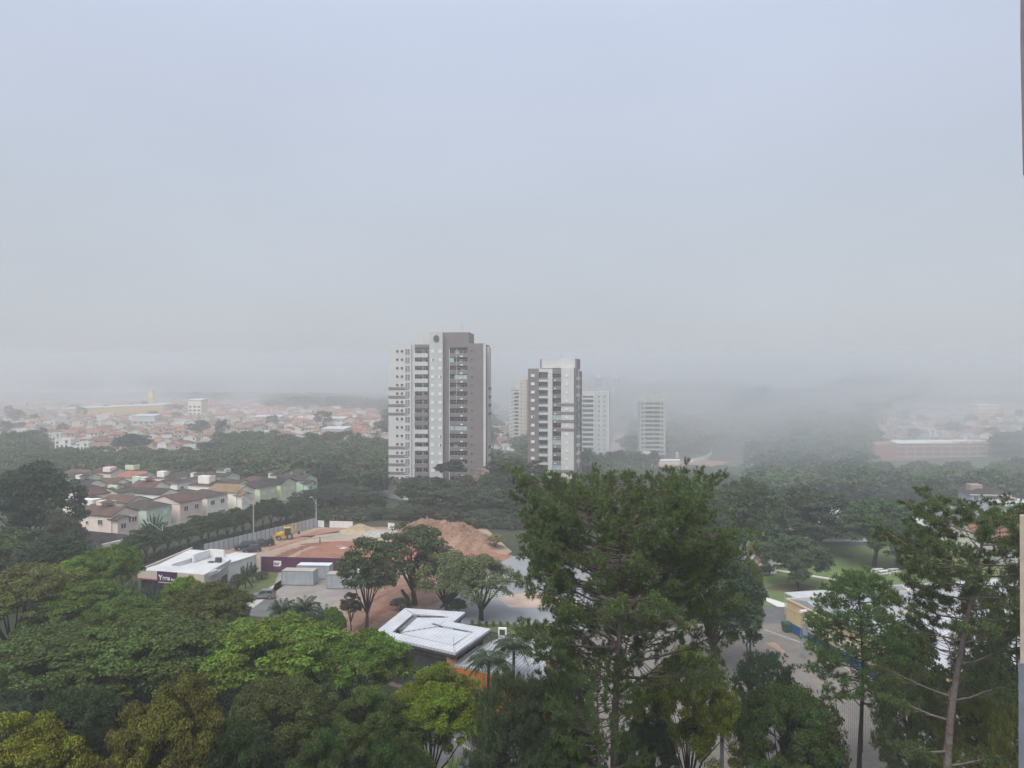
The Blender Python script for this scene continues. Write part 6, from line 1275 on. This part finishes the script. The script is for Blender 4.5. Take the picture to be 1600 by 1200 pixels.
# ---- street trees
r = random.Random(4); bx = [(204, 882), (225, 880), (243, 871), (262, 866), (279, 858), (296, 856), (311, 852), (326, 850), (341, 846), (354, 842.5), (367, 840), (380, 836), (395, 832.5), (410, 829), (424, 826), (437, 823), (450, 820), (463, 817), (476, 814)]
for i, (x, y) in enumerate(bx):
    c = gp(x+r.uniform(-2, 2), y, 0); put(STR[(i*7) % 5 % 3], 'street_tree', c.x, c.y, r.uniform(5.2, 7.6), r.uniform(2.3, 3.5), (.028+r.uniform(0, .008), .044+r.uniform(0, .01), .022), f"small round street tree, {(['nearest']+['second', 'third', 'fourth', 'fifth', 'sixth', 'seventh', 'eighth', 'ninth', 'tenth', 'eleventh', 'twelfth', 'thirteenth', 'fourteenth', 'fifteenth', 'sixteenth', 'seventeenth', 'eighteenth', 'farthest'])[i]} of the row along the sheet fence", r.uniform(0, 6), 'street trees along the sheet fence', z=0)
tree(PT, 'palm_tree', 240, 817, 163, 22, (.035, .055, .030), 'wide fan-leaved palm in front of the mint green house', .35, cat='palm tree', cname='fronds'); tree(PQ, 'palm_tree', 300, 803, 190, 10, (.04, .06, .035), 'small palm before the fourth house of the street row', cat='palm tree', cname='fronds')
tree(PQ, 'palm_tree', 255, 752, 235, 14, (.045, .06, .035), 'palm rising over the roofs in the middle of the estate', cat='palm tree', cname='fronds'); tree(PQ, 'palm_tree', 140, 776, 205, 18, (.04, .06, .03), 'palm in the estate garden left of the tall gabled houses', cat='palm tree', cname='fronds')
tree(MID[2], 'broadleaf_tree', 270, 752, 262, 14, (.04, .06, .035), 'small round tree between roofs at the back of the estate', 1.0)
# ---- trees round the towers and behind the building site
ring = [(500, 767, 214, 34, 'dark tree behind the far corner of the sheet fence'), (540, 762, 226, 36, 'dark tree behind the long white fence panels'), (566, 772, 216, 27, 'dark tree behind the pale sand pile, left of the tallest tower'), (594, 797, 207, 19, 'low dark tree at the far fence below the tallest tower'),
        (668, 752, 222, 40, 'dark leafy tree covering the left foot of the tallest tower'), (690, 768, 216, 40, 'dark tree right behind the top of the earth heap'), (738, 765, 214, 40, 'dark tree behind the right shoulder of the earth heap'), (782, 768, 210, 40, 'dark tree behind the earth spill'), (800, 722, 242, 38, 'round dark tree at the left foot of the second tower'),
        (838, 748, 236, 34, 'dark tree at the foot of the second tower'), (880, 762, 228, 36, 'dark tree half behind the big pine crown tip'), (640, 796, 205, 24, 'low dark tree left behind the earth heap'), (830, 790, 205, 42, 'dark tree behind the left branches of the big pine'), (765, 800, 200, 30, 'low dark tree at the right foot of the earth heap')]
for i, (x, yt, Y, hw, lb) in enumerate(ring): tree(MID[i % 3], 'broadleaf_tree', x, yt-4, Y, hw*1.35, (.026+.004*(i % 3), .040+.005*(i % 2), .024), lb, i*1.7)
tree(UMB, 'umbrella_tree', 703, 720, 238, 24, (.024, .036, .022), 'umbrella-crowned tree on a tall bare trunk before the tallest tower', 1.0)
for (x, yt, Y, hw, lb) in ((755, 732, 236, 17, 'pinkish blossoming tree between the two nearest towers'), (778, 764, 228, 14, 'small pinkish tree below the blossoming one'), (712, 756, 230, 14, 'pale pinkish tree beside the umbrella-crowned trunk')): tree(SPR[0], 'blossoming_tree', x, yt, Y, hw, (.26, .215, .17), lb, 1.0)
tree(SPR[0], 'broadleaf_tree', 775, 835, 168, 14, (.16, .15, .07), 'sparse pale yellow tree at the right foot of the earth heap', 2.0)
for i in range(9): tree(LO[i % 5], 'broadleaf_tree', 915+i*13, 702+(i*7) % 9, 330+i*9, 15, (.026, .040, .024), 'dark tree in the clump between the white ribbed tower and the unfinished tower', i, 'trees between the ribbed and unfinished towers')
for (x, yt, Y, hw, lb) in ((728, 742, 231, 22, 'tall leafy tree right of the umbrella-crowned trunk'), (770, 738, 233, 24, 'tall leafy tree filling the gap between the two nearest towers'), (645, 745, 226, 26, 'tall leafy tree at the lower left corner of the tallest tower'), (815, 738, 238, 26, 'tall leafy tree before the left flank of the second tower')): tree(SPR[1], 'broadleaf_tree', x, yt, Y, hw, (.050, .064, .036), lb, x*.1)
# ---- woods: the nearest trees are things, the rest one mass each
def wood(name, cells, nind, label, group, mlabel, seed, cols):
    r = random.Random(seed); pts = []
    for (u0, u1, Y0, Y1, sp) in cells:
        Y = Y0
        while Y < Y1:
            X = (u0-800)/1200*Y+r.uniform(0, sp)
            while X < (u1-800)/1200*Y: pts.append((Y+r.uniform(-sp*.4, sp*.4), X+r.uniform(-sp*.3, sp*.3), sp)); X += sp*r.uniform(.75, 1.15)
            Y += sp*.85
    pts.sort(); VV, FF, R1, R2, C3 = [], [], [], [], []; off = 0
    for k, (Y, X, sp) in enumerate(pts):
        h = (r.uniform(2.2, 4.2) if sp == 8 else r.uniform(4.5, 8.5) if sp == 9 else r.uniform(6, 11) if sp < 10.5 else r.uniform(8, 14))*(1.15 if sp > 12 else 1); rad = sp*r.uniform(.55, .85); c = r.choice(cols); v = r.choice(LO); z = terr(X, Y)
        if k < nind:
            o = put(v, 'wood_tree', X, Y, z+h, rad, tuple(q*r.uniform(.8, 1.25) for q in c), label, r.uniform(0, 6), group); continue
        me = v['crown']; n = len(me.vertices); co = np.empty(n*3, np.float32); me.vertices.foreach_get('co', co); co = co.reshape(-1, 3); a = r.uniform(0, 6); ca, sa = cos(a), sin(a); s = rad/v['R']; sz = h/v['top']
        VV.append(np.stack([X+s*(co[:, 0]*ca-co[:, 1]*sa), Y+s*(co[:, 0]*sa+co[:, 1]*ca), z+co[:, 2]*sz], 1)); FF.append(np.arange(n).reshape(-1, 4)+off); off += n; q = np.full(n//4, r.random()); C3.append(q); R1.append(np.random.default_rng(k).random(n//4))
    if VV:
        me = raw_mesh(name, np.concatenate(VV), np.concatenate(FF), [LEAF], {'rnd': np.concatenate(R1), 'cl': np.concatenate(C3)}); o = link(name, me); o.color = (*cols[0], 1); tag(o, mlabel, 'wood', kind='stuff')
    return len(pts)
WCOL = [(.044, .062, .028), (.034, .048, .026), (.056, .070, .030)]
n1 = wood('wood', [(-60, 330, 266, 372, 9), (330, 618, 262, 440, 9.5), (-60, 60, 372, 450, 10)], 75, 'dark tree of the misty wood between the walled estate and the left hillside', 'trees of the wood behind the estate', 'misty wood behind the walled estate', 1, WCOL)
n2 = wood('wood', [(1190, 1345, 262, 455, 11), (985, 1190, 262, 335, 9), (985, 1190, 335, 440, 8), (1345, 1640, 262, 352, 10), (1180, 1360, 455, 700, 14), (1560, 1640, 430, 500, 12)], 65, 'tree of the pale misty wood beyond the park', 'trees of the wood beyond the park', 'pale misty wood beyond the park', 2, [(.040, .060, .032), (.030, .048, .028), (.05, .07, .035)])
wood('wood', [(905, 985, 300, 430, 11), (700, 905, 300, 400, 12)], 0, '', '', 'misty trees at the foot of the white ribbed tower and unfinished tower', 3, WCOL)
wood('wood', [(985, 1180, 560, 850, 17), (1180, 1380, 700, 850, 18), (600, 760, 560, 900, 18), (810, 905, 500, 800, 18)], 0, '', '', 'far foggy wood behind the unfinished tower', 4, WCOL)
wood('wood', [(-60, 420, 1080, 1250, 24), (420, 760, 820, 1200, 22), (860, 1700, 950, 1200, 26)], 0, '', '', 'wood on the skyline dissolving into fog', 5, WCOL)
# trees scattered among hillside houses
r = random.Random(9)
for i in range(26):
    u = r.uniform(0, 600); Y = r.uniform(480, 900); X = (u-800)/1200*Y; put(r.choice(LO), 'hillside_tree', X, Y, terr(X, Y)+r.uniform(7, 13), r.uniform(4, 8), WCOL[i % 3], 'dark tree standing among the houses of the left hillside', r.uniform(0, 6), 'trees among the left hillside houses')
for (x, yt, Y, hw, lb) in ((205, 678, 405, 30, 'big dark tree just below the orange roofs of the left hillside'), (495, 680, 440, 28, 'rounded dark tree at the lower right edge of the left hillside'), (425, 688, 430, 16, 'dark tree below the hillside houses, left of the rounded one'), (375, 695, 410, 24, 'dark spreading tree in front of the hillside houses')): tree(MID[0], 'broadleaf_tree', x, yt, Y, hw, (.022, .036, .022), lb)
for i in range(14):
    u = r.uniform(1400, 1600); Y = r.uniform(520, 800); X = (u-800)/1200*Y; put(r.choice(LO), 'hillside_tree', X, Y, terr(X, Y)+r.uniform(7, 12), r.uniform(4, 8), WCOL[i % 3], 'dark tree standing among the houses of the right hillside', r.uniform(0, 6), 'trees among the right hillside houses')
tree(MID[2], 'broadleaf_tree', 1585, 690, 430, 40, (.022, .034, .026), 'big dark tree right of the brick building at the right border', 1.0)

# ---- undergrowth below the foreground canopy: one countless mass
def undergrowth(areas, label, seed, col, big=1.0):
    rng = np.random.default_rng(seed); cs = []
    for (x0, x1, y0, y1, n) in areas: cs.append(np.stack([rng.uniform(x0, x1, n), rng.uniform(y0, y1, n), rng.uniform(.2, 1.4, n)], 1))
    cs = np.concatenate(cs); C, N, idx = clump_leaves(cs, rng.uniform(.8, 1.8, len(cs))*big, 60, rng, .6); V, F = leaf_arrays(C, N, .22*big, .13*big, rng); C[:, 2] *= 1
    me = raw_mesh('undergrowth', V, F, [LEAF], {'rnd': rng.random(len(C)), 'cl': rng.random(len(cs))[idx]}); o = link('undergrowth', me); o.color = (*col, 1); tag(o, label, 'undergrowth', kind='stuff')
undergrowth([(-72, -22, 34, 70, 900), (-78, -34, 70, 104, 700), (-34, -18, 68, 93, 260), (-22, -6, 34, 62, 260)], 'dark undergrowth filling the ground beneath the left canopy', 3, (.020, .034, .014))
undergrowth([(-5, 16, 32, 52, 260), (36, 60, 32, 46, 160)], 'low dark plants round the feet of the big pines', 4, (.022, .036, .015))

rng_ = np.random.default_rng(5); a_, b_ = gp(196, 886, 0), gp(485, 811, 0)
cs = np.array([tuple(a_.lerp(b_, t))[:2]+(rng_.uniform(.2, 1.0),) for t in rng_.random(260)]); cs[:, 0] += rng_.normal(size=260)*.6-1.2; C, N, idx = clump_leaves(cs, rng_.uniform(.5, 1.1, 260), 50, rng_, .6); V, F = leaf_arrays(C, N, .14, .08, rng_)
o = link('undergrowth', raw_mesh('undergrowth', V, F, [LEAF], {'rnd': rng_.random(len(C)), 'cl': rng_.random(260)[idx]})); o.color = (.03, .042, .02, 1); tag(o, 'low dark plants under the row of street trees', 'undergrowth', kind='stuff')
tree(PB, 'pine_tree', 1532, 915, 62, 46, PN, 'dark pine filling the gap before the white school roofs, right of the pinkish trunk', 4.4, cat='pine tree')

undergrowth([(-52, -38, 200, 226, 120), (-30, 12, 203, 226, 260), (-12, 14, 190, 204, 110)], 'thicket along the far edge of the building site', 6, (.036, .050, .026), 2.0)
# ================================================================ HAZE: one closed box of even air
hm = bpy.data.materials.new('haze'); hm.use_nodes = True; t = hm.node_tree; t.nodes.remove(t.nodes['Principled BSDF'])
pv = nd(t, 'ShaderNodeVolumePrincipled', name='Principled Volume'); pv.inputs['Color'].default_value = (0.992, 0.994, 0.996, 1); pv.inputs['Density'].default_value = HAZE_DENSITY; pv.inputs['Anisotropy'].default_value = 0.5
t.links.new(pv.outputs[0], t.nodes['Material Output'].inputs['Volume'])
mb = MB(); mb.box(-3500, 3500, -130, 5400, -28, 60); hz = mb.build('haze', hm); tag(hz, 'even pale morning fog filling the valley', 'haze', kind='stuff')

# fog banks lying over the valley behind the towers: real bodies of air with uneven fronts and tops
def bank(front, back, top, dens, label, seed):
    """front: (pixel column, distance) pairs; the bank fills from there back to the horizon"""
    r = np.random.default_rng(seed); n, k = 48, 14; U = np.linspace(front[0][0], front[-1][0], n); D0 = np.interp(U, [f[0] for f in front], [f[1] for f in front]); ph = r.uniform(0, 6, 6)
    vs, fs = [], []
    for j in range(k+1):                        # rows of the top surface, front to back
        t = j/k
        for i in range(n):
            Y = D0[i]*(1-t)+back*t+(12*sin(i*.9+ph[0])+9*sin(i*2.1+ph[1]))*(1-t); X = (U[i]-800)/1200*Y; X = max(-3300, min(3300, X))
            z = 24+(top-24)*(1-math.exp(-2.2*t))+(4*sin(i*.7+j*1.3+ph[2])+3*sin(i*1.9-j+ph[3]))*(1+top/60); vs.append((X, Y, z))
    m = len(vs)
    for j in range(k+1):
        for i in range(n): vs.append((vs[j*n+i][0], vs[j*n+i][1], -27.0))
    for j in range(k):
        for i in range(n-1):
            a = j*n+i; fs.append((a, a+1, a+n+1, a+n)); fs.append((m+a, m+a+n, m+a+n+1, m+a+1))
    for i in range(n-1): fs.append((i, m+i, m+i+1, i+1)); b = k*n+i; fs.append((b, b+1, m+b+1, m+b))
    for j in range(k): a = j*n; fs.append((a, a+n, m+a+n, m+a)); a = j*n+n-1; fs.append((a, m+a, m+a+n, a+n))
    mm = hm.copy(); mm.name = 'fog_bank'; mm.node_tree.nodes['Principled Volume'].inputs['Color'].default_value = (.94, .948, .96, 1); mm.node_tree.nodes['Principled Volume'].inputs['Density'].default_value = dens
    mb = MB(); mb.add(vs, fs); o = mb.build('fog_bank', mm); tag(o, label, 'fog', kind='stuff')
bank([(880, 218), (1100, 212), (1400, 225), (2300, 240)], 1500, 42, 0.0011, 'thin mist lying over the wood beyond the park', 12)
bank([(-700, 430), (300, 440), (620, 600), (900, 600), (1060, 480), (1150, 280), (1400, 270), (2300, 320)], 4700, 75, 0.0016, 'pale fog bank over the valley behind the towers', 2)
bank([(-700, 760), (300, 760), (620, 760), (900, 760), (1060, 640), (1180, 540), (1330, 620), (1500, 720), (2300, 760)], 4600, 110, 0.0013, 'thicker fog bank over the hillside towns', 4)
bank([(-700, 1000), (500, 950), (900, 860), (1060, 740), (1180, 600), (1330, 700), (1500, 850), (2300, 900)], 4500, 150, 0.0018, 'thickest fog bank swallowing the far hills', 7)
bank([(-700, 1300), (500, 1200), (1180, 900), (1500, 1150), (2300, 1200)], 4400, 215, 0.0012, 'high loose fog lying over the farthest hills', 9)
